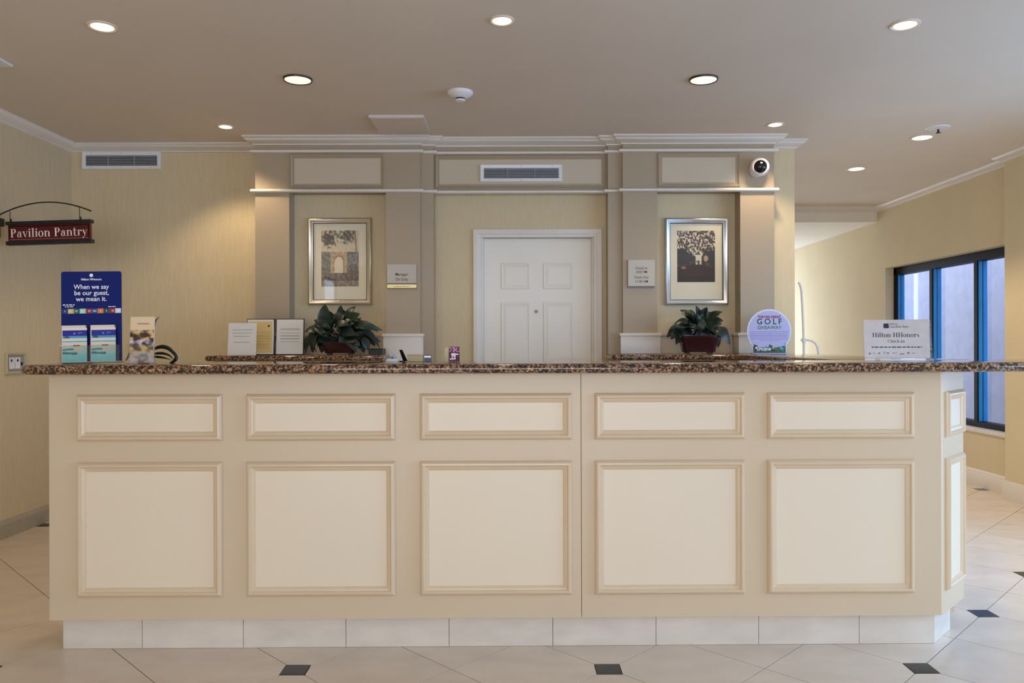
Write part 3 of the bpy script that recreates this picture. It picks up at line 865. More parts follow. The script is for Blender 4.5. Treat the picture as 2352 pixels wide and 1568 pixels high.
def wall_vent(px0, py0, px1, py1, D, label):
    a = P(px0, py1, D); b_ = P(px1, py0, D)
    t = thing('wall_vent', ((a.x + b_.x) / 2, D, a.z), label, 'air vent')
    x0, x1, z0, z1 = a.x, b_.x, a.z, b_.z
    if z1 - z0 < .1: z1 = z0 + .1
    fw = .022
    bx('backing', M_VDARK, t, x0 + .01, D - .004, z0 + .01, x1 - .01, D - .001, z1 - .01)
    MB().frame(x0, z0, x1, z1, [(0, .001), (0, .010), (.003, .014), (fw, .012), (fw + .004, .008), (fw + .004, .001)], D).build('frame', M_PLAST, t)
    n = 6
    for k in range(n):
        z = z0 + fw + .006 + (z1 - z0 - 2 * fw - .012) * (k + .5) / n
        m = MB(); m.add([(x0 + fw, D - .011, z - .0032), (x1 - fw, D - .011, z - .0032), (x1 - fw, D - .005, z + .003), (x0 + fw, D - .005, z + .003),
                         (x0 + fw, D - .011, z - .0020), (x1 - fw, D - .011, z - .0020), (x1 - fw, D - .005, z + .0045), (x0 + fw, D - .005, z + .0045)],
                        [(0, 1, 2, 3), (7, 6, 5, 4), (0, 4, 5, 1), (1, 5, 6, 2), (2, 6, 7, 3), (3, 7, 4, 0)])
        m.build('slat', M_LGREY, t)
    for k in (1, 2): bx('divider', M_LGREY, t, x0 + (x1 - x0) * k / 3 - .0015, D - .0125, z0 + fw, x0 + (x1 - x0) * k / 3 + .0015, D - .006, z1 - fw)
    for fx in (.12, .5, .88):
        for z in (z0 + fw / 2, z1 - fw / 2):
            MB().lathe([(.0001, .0155), (.003, .015), (.0035, .013)], (x0 + (x1 - x0) * fx, D, z), 8, 'Y').build('screw', M_LGREY, t)


wall_vent(190, 349, 370, 389, LWALL, 'white slatted air vent high on the left yellow wall')
wall_vent(1103, 378, 1291, 418, MID - .003, 'white slatted air vent in the panel above the door')


# =================================================================== WALL OBJECTS
def picture(px0, py0, px1, py1, msil, fn, win, label):
    D = YEL
    a = P(px0, py1, D); b_ = P(px1, py0, D); W = b_.x - a.x; Hh = b_.z - a.z
    t = thing('framed_picture', ((a.x + b_.x) / 2, D, a.z), label, 'picture')
    h = W / 2
    pr = [(0, .001), (0, .022), (.004, .030), (.012, .034), (.020, .030), (.028, .022), (.033, .020), (.036, .018), (.036, .004)]
    MB().frame(-h, 0, h, Hh, pr, 0).build('frame', msil, t, world=False, smooth=True)
    MB().frame(-h + .034, .034, h - .034, Hh - .034, [(0, .004), (0, .019), (.0045, .019), (.0045, .004)], 0).build('inner_fillet', M_BLACK, t, world=False)
    MB().box(-h + .036, -.008, .036, h - .036, -.004, Hh - .036).build('mount', M_MATB, t, world=False)
    u0, v0, u1, v1 = win
    sheet('print', -h + u0 * W, v0 * Hh, -h + u1 * W, v1 * Hh, -.0086, 90, 128, fn, t)
    bx('glass', M_PGLASS, t, -h + .037, -.0125, .037, h - .037, -.0115, Hh - .037, world=False)
    return t


def pic_left(u, v):
    sky = (222, 208, 172); n = fbm(u * 9, v * 11, 1.6, 3.1)
    c = mixc(sky, (205, 190, 160), .4 + n)
    d1 = math.hypot((u - .20) / .24, (v - .86) / .17); d2 = math.hypot((u - .70) / .24, (v - .9) / .14)
    for d in (d1, d2):
        if d < 1.1: c = mixc(c, (84, 80, 74), (1.1 - d) * 1.5 + n * 1.3)
    if abs(u - .94 + (v - .6) * .1) < .02 and v > .4: c = mixc(c, (140, 112, 80), .8)
    if v < .62:
        side = abs(u - .47)
        if side < .22 and v > .24:
            c = mixc((206, 178, 140), (168, 140, 110), .5 + n)
            if side < .11 and v < .46 + .07 * math.cos(side * 12): c = (230, 216, 186)
            if abs(math.hypot(side / .13, (v - .44) / .10) - 1) < .12 and v > .44: c = (150, 112, 86)
        else: c = mixc((88, 92, 92), (142, 136, 120), .5 + n * 1.4)
    if v < .24: c = mixc((150, 122, 104), (92, 88, 84), .5 + n * 1.2 + abs(u - .5) * .8)
    if v < .10: c = mixc((168, 148, 128), (120, 104, 94), .5 + n)
    return c


def pic_right(u, v):
    n = fbm(u * 16, v * 20, 1.3, 7.7); n2 = fbm(u * 7, v * 7, 1.0, 2.2)
    c = mixc((18, 24, 38), (30, 28, 36), .5 + n2)
    edge = .63 - .22 * (u - .2) + (.10 if u > .8 else 0)
    if u > .35: edge = .63 - .25 * math.sin(min(1, (u - .35) / .4) * math.pi) * .9
    if v > edge + n2 * .08:
        lum = .45 + n * 1.9 - max(0, u - .62) * 1.2
        c = mixc((52, 42, 36), (226, 206, 178), lum)
    if v < .34: c = mixc(c, (58, 26, 32), .55 + .4 * (1 - abs(u - .55) * 2))
    if v < .12: c = mixc(c, (26, 14, 20), .7)
    if .49 < u < .64 and .34 < v < .53 and not (abs(u - .565) < .02 and v < .43): c = (222, 208, 180)
    if math.hypot((u - .76) / .06, (v - .46) / .06) < 1: c = (186, 146, 112)
    if math.hypot((u - .17) / .06, (v - .28) / .025) < 1: c = (150, 116, 84)
    if abs(v - (.30 + .10 * (1 - abs(u - .5) * 2))) < .03 and n > .12: c = mixc(c, (110, 92, 84), .7)
    return c


picture(709, 501, 855, 701, M_SILVER, pic_left, (.205, .215, .79, .86), 'silver framed sepia print of an arched gateway with palm trees, in the left niche')
picture(1526, 501, 1671, 701, M_SILVERB, pic_right, (.20, .265, .795, .855), 'silver framed dark print of a tree lined path, in the right niche')


def plaque(px0, py0, px1, py1, lines, gold, label):
    D = BAY; a = P(px0, py1, D); b_ = P(px1, py0, D)
    t = thing('wall_plaque', ((a.x + b_.x) / 2, D, a.z), label, 'plaque')
    W = (b_.x - a.x) / 2; Hh = b_.z - a.z
    zb = Hh * .22 if gold else Hh * .06
    bx('back_plate', M_PLAQED, t, -W, -.010, 0, W, -.0005, Hh, world=False, bev=.001)
    bx('stone_face', M_PLAQUE, t, -W, -.017, zb, W, -.0102, Hh, world=False, bev=.001)
    if gold: 
        bx('gold_strip', M_BRASS, t, -W, -.016, 0.004, W, -.0102, Hh * .17, world=False, bev=.001)
        dashes('name_lettering', [(-W * .5, W * .55, Hh * .07, .005)], mat('gold_ink', (176, 150, 84), .5), t, -.0164, 3)
    for s_, zz, sz, fit in lines:
        letters('lettering', s_, sz, M_INK, t, 0, -.0174, Hh * zz, bold=.00015, fit=fit)
    return t


plaque(890, 607, 957, 663, [('Manager', .58, .029, .088), ('On Duty', .38, .029, .086)], True, 'grey stone plaque reading Manager On Duty above a gold strip')
plaque(1442, 597, 1503, 661, [('Check In:', .70, .025, .084), ('3:00 PM', .56, .025, .076), ('Check Out:', .37, .025, .100), ('11:00 AM', .22, .025, .084)], False, 'grey stone plaque with check-in and check-out times')

# security camera
c = P(1741, 387, BAY)
t = thing('security_camera', (c.x, BAY, c.z), 'white round security camera with a black lens on the right pilaster', 'security camera')
MB().lathe([(.0001, .0005), (.050, .0005), (.050, .018), (.042, .026), (.0001, .028)], (-.012, 0, -.012), 28, 'Y').build('mount', M_PLAST, t, world=False, smooth=True)
b = MB(); b.T = Matrix.Translation((0, -.02, 0)) @ Matrix.Rotation(R(5), 4, 'X') @ Matrix.Rotation(R(-10), 4, 'Z')
b.lathe([(.0001, -.01), (.052, .0), (.062, .02), (.064, .045), (.058, .068), (.050, .078), (.044, .076), (.0001, .076)], (0, 0, 0), 32, 'Y'); b.build('body', M_PLAST, t, world=False, smooth=True)
b2 = MB(); b2.T = b.T; b2.lathe([(.0435, .0765), (.040, .086), (.025, .096), (.0001, .100)], (0, 0, 0), 28, 'Y'); b2.build('lens_dome', M_BLACKG, t, world=False, smooth=True)

# wall box on the left wall
DA, DB = 4.82, 5.02
za, zb = 1.012, 1.143
t = thing('wall_box', (XL, (DA + DB) / 2, za), 'recessed beige wall box with switches on the left wall', 'switch box')
b = MB(); b.T = Matrix.Translation((XL, 0, 0)) @ Matrix.Rotation(R(90), 4, 'Z')      # local x -> world y, local -y -> world x
b.frame(DA, za, DB, zb, [(0, .0005), (0, .016), (.004, .018), (.012, .016), (.014, .006), (.014, .0005)]); b.build('frame', M_BEIGEP, t)
bx('back_plate', M_GREY, t, XL + .0005, DA + .01, za + .01, XL + .004, DB - .01, zb - .01)
for y0, y1 in ((DA + .032, DA + .085), (DA + .092, DA + .14)):
    s_ = bx('switch_plate', M_PLAST, t, XL + .004, y0, za + .03, XL + .012, y1, zb - .03, bev=.002)
    bx('rocker', M_BLACK, s_, XL + .012, y0 + .012, za + .075, XL + .016, y0 + .022, za + .09)
bx('socket', M_VDARK, t, XL + .004, DA + .155, za + .05, XL + .009, DA + .168, za + .07)

# hanging sign
DS = 4.72
c = P(115, 533, DS)
t = thing('hanging_sign', (c.x, DS, c.z), 'maroon hanging shop sign reading Pavilion Pantry', 'sign', rot=(0, R(-1.6), 0))
hw = (213 - 17) / 2 * DS / F
k = DS / F
bx('board', M_MAROON, t, -hw + .010, -.009, -19 * k, hw - .010, .009, 18 * k, world=False)
for z0, z1, nm in ((18 * k, 26 * k, 'top_bar'), (-28 * k, -19 * k, 'bottom_bar')):
    bx(nm, M_BLACK, t, -hw, -.020, z0, hw, .020, z1, world=False, bev=.003)
MB().frame(-hw + .018, -16 * k, hw - .018, 15 * k, [(0, .0092), (.0035, .0092)], 0).build('border_line', M_PINKL, t, world=False)
serif('lettering', 'Pavilion Pantry', 20 * k, M_CREAML, t, -.002, -.0098, -10.5 * k, fit=(204 - 26) * k)
arc = []
for i in range(25):
    f = i / 24; px = -30 + (211 + 30) * f
    arc.append((px, 464 + 23.5 * ((px - 108) / 103) ** 2))
MB().tube([((px - 115) * k, 0, -(py - 533) * k) for px, py in arc], .0042, 8).build('arched_rod', M_BLACK, t, world=False, smooth=True)
for px, y0, y1 in ((24, 482, 506), (184, 477, 506)):
    MB().tube([((px - 115) * k, 0, -(y0 - 533) * k), ((px - 115) * k, 0, -(y1 - 533) * k)], .0022, 6).build('hanger', M_BLACK, t, world=False)
    MB().lathe([(.006, 0), (.006, .008), (.003, .018), (.0005, .022)], ((px + 2 - 115) * k, 0, 26 * k), 10).build('eyelet', M_BLACK, t, world=False)
bk = MB().box((-14 - 115) * k, -.022, -(516 - 533) * k, (6 - 115) * k, .022, -(498 - 533) * k, .002)
bk.box((-14 - 115) * k - .003, -.03, -(540 - 533) * k, (-6 - 115) * k, .03, -(470 - 533) * k, .002)
bk.build('wall_bracket', M_BLACK, t, world=False)

# hand rail in the corridor
dr_ = 6.4
pts = [P(1834, 648, dr_), P(1838, 655, dr_), P(1841, 668, dr_), P(1843, 700, dr_), P(1845, 745, dr_), P(1846, 784, dr_)]
t = thing('hand_rail', (P(1846, 786, dr_).x, dr_, 0), 'bent white metal hand rail just past the wall end', 'hand rail')
MB().tube([tuple(p) for p in pts], .0095, 10).build('upright_tube', M_RAIL, t, smooth=True)
p2 = [P(1840, 781, dr_), P(1852, 780, dr_), P(1864, 782, dr_), P(1873, 788, dr_), P(1878, 798, dr_), P(1880, 812, dr_)]
p2 = [tuple(p) for p in p2]; p2.append((p2[-1][0], dr_, 0))
MB().tube(p2, .0095, 10).build('bent_tube', M_RAIL, t, smooth=True)
MB().lathe([(.014, -.02), (.014, .02)], tuple(P(1846, 782, dr_)), 12).build('joint_collar', M_RAIL, t, smooth=True)
MB().lathe([(.04, .0005), (.04, .006), (.012, .01)], (p2[-1][0], dr_, 0), 16).build('floor_flange', M_RAIL, t)
MB().tube([(p2[-1][0] - .11, dr_, 0), tuple(P(1846, 784, dr_))], .0095, 10).build('post', M_RAIL, t, smooth=True)
GT = CT1


# =================================================================== THINGS ON THE COUNTERS
def leaf_mesh(L_, W_, droop, fold, seed):
    rn = random.Random(seed); n = 7; vs_ = []; fs = []
    for i in range(n + 1):
        f = i / n; wd = W_ * .5 * math.sin(math.pi * min(1, f ** .75)) ** .8 if 0 < f < 1 else .0008
        x = L_ * f * (1 - .18 * droop * f); z = L_ * (.30 * f - droop * f * f)
        vs_ += [(x, -wd, z + fold * wd), (x, 0, z), (x, wd, z + fold * wd * rn.uniform(.7, 1.2))]
    for i in range(n):
        a = 3 * i; fs += [(a, a + 3, a + 4, a + 1), (a + 1, a + 4, a + 5, a + 2)]
    me = bpy.data.meshes.new('leaf'); me.from_pydata(vs_, [], fs); me.shade_smooth()
    return me


LEAVES = []
for i, (l_, w_, d_, f_) in enumerate(((.125, .074, .55, .25), (.115, .066, .35, .2), (.14, .06, .7, .3), (.10, .062, .4, .2), (.15, .044, .8, .4))):
    for m in (M_LEAF, M_LEAF2):
        me = leaf_mesh(l_, w_, d_, f_, i); me.materials.append(m); LEAVES.append(me)


def potted_plant(cx, cy, base_z, pot_w, pot_h, pot_d, leaves, label, sprigs=0, seed=3):
    rn = random.Random(seed)
    t = thing('potted_plant', (cx, cy, base_z + .001), label, 'potted plant')
    hw, hd = pot_w / 2, pot_d / 2
    rs = []
    for s_, z in ((.80, .012), (.84, .03), (.95, pot_h * .8), (1.0, pot_h * .92), (1.0, pot_h), (.94, pot_h), (.90, pot_h * .86)):
        ring = []
        for kx_, ky_ in ((-1, -1), (1, -1), (1, 1), (-1, 1)):
            for q in range(4):
                a = math.atan2(ky_, kx_) - R(45) + R(90) * q / 3
                r = .018
                ring.append((kx_ * (hw * s_ - r) + r * math.cos(a), ky_ * (hd * s_ - r) + r * math.sin(a), z))
        rs.append(ring)
    MB().rings(rs).build('pot', M_POT, t, world=False, smooth=True)
    for kx_ in (-.6, .6): bx('foot', M_POTD, t, kx_ * hw - .012, -hd * .6, 0, kx_ * hw + .012, hd * .6, .013, world=False, bev=.003)
    bx('soil', M_SOIL, t, -hw * .86, -hd * .8, pot_h * .8, hw * .86, hd * .8, pot_h * .885, world=False)
    st = MB()
    # leaves: (dx, dz of leaf root, heading in the picture plane, scale, mesh)
    xs_ = [l_[0] for l_ in leaves]; zs_ = [l_[1] for l_ in leaves]; fill = []
    for i in range(34):
        a = rn.uniform(0, math.pi); q_ = rn.uniform(.15, .8) ** .7
        fx = (min(xs_) + max(xs_)) / 2 + math.cos(a) * q_ * (max(xs_) - min(xs_)) * .46
        fz = pot_h * .95 + math.sin(a) * q_ * (max(zs_) - pot_h) * .85
        fill.append((fx, fz, math.degrees(math.atan2(math.sin(a) - .35, math.cos(a))) + rn.uniform(-45, 45), rn.uniform(.6, .95), rn.randrange(10)))
    for i, (dx, dz, ang, sc, mi) in enumerate(list(leaves) + fill):
        dy = rn.uniform(-.05, .05) if dz > .05 else -hd + rn.uniform(-.03, .0)
        root = Vector((dx, dy, dz))
        st.tube([(dx * .25, dy * .2, pot_h * .85), (dx * .6, dy * .6, (pot_h * .85 + dz) / 2 + .02), tuple(root)], .0018, 5)
        o_ = bpy.data.objects.new('leaf', LEAVES[mi % len(LEAVES)]); COL.objects.link(o_); o_.parent = t
        heading = R(ang); tilt = rn.uniform(-25, 25)
        # x axis of the leaf points along ang in the XZ plane, leaning to the viewer; upper side turned to the viewer
        ax_ = Vector((math.cos(heading), rn.uniform(-.55, .1), math.sin(heading))).normalized()
        nrm = Vector((rn.uniform(-.3, .3), -1, .75)); nrm = (nrm - ax_ * nrm.dot(ax_)).normalized()
        by = nrm.cross(ax_)
        M3 = Matrix((ax_, by, nrm)).transposed().to_4x4() @ Matrix.Rotation(R(tilt), 4, 'X')
        M4 = M3 @ Matrix.Scale(sc, 4); lo = min((M4 @ v.co).z for v in o_.data.vertices) + root.z
        if lo < .012: root.z += .012 - lo
        o_.matrix_local = Matrix.Translation(root) @ M4
    for i in range(sprigs):
        a = R(rn.uniform(15, 165)); ln = rn.uniform(.14, .24); pts = []
        for q in range(7):
            f = q / 6; pts.append((math.cos(a) * ln * f * (1 + .3 * f), rn.uniform(-.004, .004), pot_h + math.sin(a) * ln * (f - .35 * f * f * abs(math.cos(a)) * 2)))
        st.tube(pts, .0014, 4, taper=.0006)
    st.build('stems', M_STEM, t, world=False)
    return t


def px_leaves(spec, cx, base_y, D):
    k_ = D / F
    return [((x - cx) * k_, -(y - base_y) * k_, ang, sc, mi) for x, y, ang, sc, mi in spec]


# left plant: dark, dense, with long blades to the right and trailing blades on the left
DPL = 5.20
spec = [(752, 745, 95, 1.25, 0), (748, 752, 100, .9, 2), (796, 730, 70, .9, 1), (790, 735, 110, .9, 0), (806, 730, 25, .8, 3), (776, 740, 140, .9, 2),
        (770, 742, 60, 1.0, 0), (800, 752, 15, 1.3, 8), (812, 742, -5, 1.35, 9), (818, 752, -20, 1.4, 8), (815, 765, -12, 1.3, 8), (830, 770, -35, 1.0, 2),
        (822, 775, -60, .9, 0), (838, 772, -70, .85, 2), (760, 770, -95, 1.2, 2), (780, 768, -80, 1.2, 0), (795, 765, -100, 1.1, 2), (770, 758, 180, 1.0, 0),
        (752, 758, 195, 1.1, 2), (738, 756, 175, .9, 0), (735, 762, -120, 1.1, 4), (728, 768, -110, 1.2, 8), (722, 775, -100, 1.1, 8), (718, 768, -125, 1.0, 4),
        (744, 772, -100, 1.1, 2), (768, 750, 20, 1.1, 0), (784, 752, -20, 1.2, 2), (790, 745, 40, 1.1, 0), (758, 750, 150, 1.0, 2), (800, 770, -50, 1.1, 0),
        (775, 762, -130, 1.1, 2), (808, 762, -70, 1.0, 2), (765, 738, 120, .9, 0), (782, 728, 90, .8, 2), (745, 766, -140, .9, 0)]
cL = P(782, 812, DPL)
potted_plant(cL.x, DPL, GT, .235, .085, .13, px_leaves(spec, 782, 812, DPL), 'dark leafy plant in an oxblood pot under the left picture', 9, 5)
DPR = 5.22
spec = [(1600, 726, 155, .9, 0), (1606, 730, 100, .8, 2), (1602, 738, 140, 1.0, 0), (1608, 735, 60, 1.0, 2), (1616, 738, 30, 1.1, 0), (1622, 742, 10, 1.1, 2),
        (1628, 745, -10, 1.1, 0), (1632, 752, -30, 1.2, 2), (1640, 752, -45, 1.1, 4), (1636, 762, -60, 1.0, 0), (1590, 745, 165, 1.1, 0), (1580, 748, 185, 1.1, 2),
        (1572, 752, 200, 1.1, 0), (1565, 758, 215, 1.0, 2), (1576, 762, 225, .9, 0), (1592, 752, 215, 1.1, 2), (1600, 755, 235, 1.2, 0), (1606, 758, -95, 1.2, 2),
        (1614, 756, -80, 1.3, 0), (1622, 752, -55, 1.2, 2), (1612, 745, -30, 1.2, 0), (1598, 745, 120, .9, 2), (1625, 735, 45, .9, 0), (1618, 728, 75, .7, 2),
        (1590, 735, 130, .9, 0), (1596, 765, -120, 1.0, 2), (1626, 765, -70, 1.0, 0), (1648, 748, -35, .9, 2)]
cR = P(1604, 812, DPR)
potted_plant(cR.x, DPR, GT, .255, .125, .14, px_leaves(spec, 1604, 812, DPR), 'green leafy plant in an oxblood pot under the right picture', 2, 11)

# plant half hidden behind the brochure holder on the desk
dP = 3.26
t = thing('small_plant', (P(330, 830, dP).x, dP, GT), 'thin bladed plant half hidden behind the brochure holder', 'potted plant')
MB().lathe([(.022, 0), (.026, .03), (.028, .042), (.024, .042), (.022, .036), (.0005, .036)], (0, 0, 0), 20).build('pot', M_POT, t, world=False, smooth=True)


def blade(pts, wmax, m=M_LEAF):
    b_ = MB(); L_ = []; q = [P(x, y, dP) - Vector((P(330, 830, dP).x, dP, GT)) for x, y in pts]
    n = len(q); vs_ = []; fs = []
    for i, p in enumerate(q):
        f = i / (n - 1); tg = (q[min(i + 1, n - 1)] - q[max(i - 1, 0)]).normalized(); nn_ = Vector((-tg.z, 0, tg.x))
        wd = wmax * max(.12, math.sin(math.pi * (f * .85 + .1)) ** 1.2)
        vs_ += [tuple(p + nn_ * wd + Vector((0, .004, 0))), tuple(p), tuple(p - nn_ * wd + Vector((0, .004, 0)))]
    for i in range(n - 1):
        a = 3 * i; fs += [(a, a + 3, a + 4, a + 1), (a + 1, a + 4, a + 5, a + 2)]
    b_.add(vs_, fs).build('leaf', m, t, world=False, smooth=True)


def curve(pts, n=12):
    out = []
    for i in range(n):
        f = i / (n - 1) * (len(pts) - 1); k_ = min(int(f), len(pts) - 2); u = f - k_
        p0 = pts[max(k_ - 1, 0)]; p1 = pts[k_]; p2_ = pts[k_ + 1]; p3 = pts[min(k_ + 2, len(pts) - 1)]
        out.append(tuple(.5 * (2 * p1[c_] + (p2_[c_] - p0[c_]) * u + (2 * p0[c_] - 5 * p1[c_] + 4 * p2_[c_] - p3[c_]) * u * u + (3 * p1[c_] - p0[c_] - 3 * p2_[c_] + p3[c_]) * u ** 3) for c_ in (0, 1)))
    return out


blade(curve([(335, 812), (355, 800), (372, 796), (388, 801), (402, 816), (406, 828)]), .0085)
blade(curve([(335, 815), (353, 812), (372, 811), (388, 816), (398, 826)]), .0055)
blade(curve([(335, 818), (356, 819), (374, 821), (392, 826)]), .005)
blade(curve([(334, 800), (345, 770), (353, 750), (357, 735), (366, 728)]), .004)
blade(curve([(328, 815), (312, 806), (298, 812), (288, 829)]), .008)
blade(curve([(398, 806), (404, 820), (400, 828), (388, 833)]), .008)

# blue display of a guest programme
dB = 3.13
cB = P(209, 831, dB); k = dB / F
t = thing('brochure_display', (cB.x + .004, dB, GT + .003), 'tall blue brochure display reading When we say be our guest, we mean it', 'brochure stand', rot=(0, R(-1.2), R(9)))
W, Hb = 128 * k / 2 / math.cos(R(9)), 211 * k
r = .008
tilt = Matrix.Rotation(R(-3), 4, 'X')
b = MB(); b.T = tilt
outl = [(-W, 0), (W, 0), (W, Hb - r)] + [(W - r + r * math.cos(a), Hb - r + r * math.sin(a)) for a in (R(30), R(60), R(90))] + [(-W + r + r * math.cos(a), Hb - r + r * math.sin(a)) for a in (R(90), R(120), R(150))] + [(-W, Hb - r)]
n = len(outl)
b.add([(x, -.002, z) for x, z in outl] + [(x, .002, z) for x, z in outl], [tuple(range(n)), tuple(range(2 * n - 1, n - 1, -1))] + [(i, n + i, n + (i + 1) % n, (i + 1) % n) for i in range(n)])
b.build('backboard', M_BLUE, t, world=False)
b = MB(); b.T = tilt; b.box(-W, -.05, 0, W, .05, .003); b.build('base_plate', M_ACRYL, t, world=False)


def tilted(o_):
    o_.data.transform(tilt); return o_


tilted(letters('slogan_lettering', 'When we say', .0265, M_WHITEL, t, 0, -.0028, Hb - 36 * k, bold=.0003, fit=76 * k))
tilted(letters('slogan_lettering', 'be our guest,', .0265, M_WHITEL, t, .001, -.0028, Hb - 50 * k, bold=.0003, fit=74 * k))
tilted(letters('slogan_lettering', 'we mean it.', .0265, M_WHITEL, t, 0, -.0028, Hb - 64 * k, bold=.0003, fit=66 * k))
tilted(letters('programme_lettering', 'Hilton HHonors', .012, M_WHITEL, t, 0, -.0028, Hb - 18.5 * k, bold=.0003, fit=44 * k))
b = MB(); b.T = tilt; b.lathe([(.0001, .0029), (.0070, .0028)], (0, 0, Hb - 9 * k), 16, 'Y'); b.build('emblem', M_WHITEL, t, world=False)
tilted(dashes('small_print', [(-W + .006, -W + .05, Hb - 78 * k, .004), (-W + .014, -W + .045, Hb - 82 * k, .003), (W - .05, W - .02, Hb - 83 * k, .003)], M_WHITEL, t, -.0028, 4))
cols = [(14, 36, 110), (204, 178, 104), (20, 96, 84), (168, 216, 188), (150, 34, 56), (40, 60, 130), (222, 120, 52), (12, 64, 60), (140, 26, 36), (206, 214, 224)]


def logos(u, v):
    i = int(u * 10); f = u * 10 - i; c = cols[i]
    if .3 < f < .7 and .3 < v < .7: return mixc(c, (240, 240, 240), .55)
    return c


tilted(sheet('logo_band', -W + .003, Hb - 97 * k, W - .0015, Hb - 86 * k, -.0028, 50, 7, logos, t))


def beach(u, v):
    n = fbm(u * 6, v * 8, 1, 4.4)
    if v > .93: return (236, 228, 216)
    if v > .76: return (12, 10, 148) if not (.45 < u < .92 and .81 < v < .87 and n > -.1) else (140, 140, 210)
    if v > .70: return mixc((60, 170, 220), (40, 60, 60), .8 if (u < .3 and n > -.1) else .1)
    if v > .62: return (226, 218, 200)
    if v > .58: return (70, 180, 196)
    if v > .50: return (228, 214, 196)
    if .46 < v < .50 and .42 < u < .7: return (96, 60, 50)
    c = mixc((216, 206, 184), (120, 214, 212), (.5 - v) * 2.6 + n * .5)
    if abs(v - .36 - .05 * u) < .025 and u < .45: c = (36, 130, 130)
    if abs(v - .27 + .04 * u) < .03 and u < .6: c = (20, 120, 130)
    return c


for i, x0 in enumerate((-W + .012, .006)):
    x1 = x0 + 52 * k; sh = .004
    b = MB(); b.box(x0 - .004, -.020, .006, x1 - .006, -.006, 86 * k, 0); b.T = Matrix.Identity(4)
    o_ = b.build('leaflet_stack', M_CREAM, t, world=False); tilted(o_)
    s_ = sheet('leaflet_front', x0, .004, x1, 80 * k, -.0215, 40, 60, beach, t); tilted(s_)
tilted(bx('pocket_front', M_ACRYL, t, -W + .002, -.026, .004, W - .002, -.0245, 40 * k, world=False))
tilted(bx('pocket_rim', M_PLAST, t, -W + .002, -.0265, 39.5 * k, -W + .012, -.0030, 41 * k, world=False))
tilted(bx('pocket_lip', M_PLAST, t, -W + .002, -.027, .002, W + .006, -.0030, .0045, world=False))
for kx_ in (-W + .001, -.001, W - .003): tilted(bx('divider', M_ACRYL, t, kx_, -.026, .004, kx_ + .002, -.003, 40 * k, world=False))

# clear brochure holder
dH = 3.10; c = P(325, 832, dH); k = dH / F
t = thing('brochure_holder', (c.x, dH, GT), 'clear acrylic holder with a cream hotel brochure', 'brochure holder', rot=(0, 0, R(1)))


def hotel(u, v):
    n = fbm(u * 2.2, v * 6, 1.3, 9.1); n2 = fbm(u * 5, v * 11, 1.0, 1.1)
    if v > .71:
        c = (230, 206, 168)
        if .83 < v < .87 and .28 < u < .78 and n2 > -.1: c = (176, 140, 136)
        return c
    rows = [(.48, (220, 186, 130), (60, 34, 30)), (.40, (214, 208, 228), (50, 40, 60)), (.24, (224, 190, 120), (70, 44, 36)), (.10, (218, 186, 160), (110, 140, 150)), (-.1, (222, 206, 206), (150, 104, 96))]
    for z, a, d in rows:
        if v > z: return mixc(a, d, (.5 + n * 1.6 + n2) * (1.0 if int(u * 3 + v * 9) % 2 else .55))


hb = (354 - 297) / 2 * k
b = MB(); b.T = Matrix.Rotation(R(-5), 4, 'X'); b.box(-hb + .002, -.004, .004, hb - .003, .004, 108 * k); b.build('brochure_stack', M_CREAM, t, world=False)
o_ = sheet('brochure_front', -hb + .002, .004, hb - .003, 108 * k, -.0046, 34, 66, hotel, t); o_.data.transform(Matrix.Rotation(R(-5), 4, 'X'))
for q in ((-hb - .001, -.012, 0, hb + .001, -.010, 44 * k), (-hb - .001, .010, 0, hb + .001, .012, 44 * k), (-hb - .001, -.010, 0, -hb, .010, 44 * k), (hb, -.010, 0, hb + .001, .010, 44 * k), (-hb - .001, -.03, 0, hb + .001, .03, .0015)):
    bx('acrylic_wall', M_ACRYL, t, *q, world=False)

# papers and frames on the left back counter
dF = 5.10; k = dF / F; c = P(555, 815, dF)
t = thing('notice_card', (c.x, dF, GT), 'small white printed notice in front of the document frame', 'notice')
tl = Matrix.Rotation(R(-6), 4, 'X')
hw_ = 32.5 * k; hh = 75 * k
o_ = bx('card', M_PAPER, t, -hw_, 0, 0.001, hw_, .004, hh, world=False); o_.data.transform(tl)
o_ = dashes('print_lines', [(-hw_ * .7, hw_ * .75, hh * .78, .003), (-hw_ * .72, hw_ * .65, hh * .68, .003), (-hw_ * .6, hw_ * .55, hh * .58, .003), (-hw_ * .6, hw_ * .5, hh * .40, .0032)], M_INKG, t, -.0006, 6); o_.data.transform(tl)
o_ = bx('easel_back', M_PLAST, t, -.02, .004, .001, .02, .006, hh * .6, world=False); o_.data.transform(Matrix.Translation((0, .0, 0)) @ Matrix.Rotation(R(-12), 4, 'X'))
dG = 5.24; k = dG / F; c = P(631, 812, dG)
t = thing('document_frame', (c.x, dG, GT), 'black double frame holding a tan certificate and a white letter', 'document frame')
hh = 84 * k
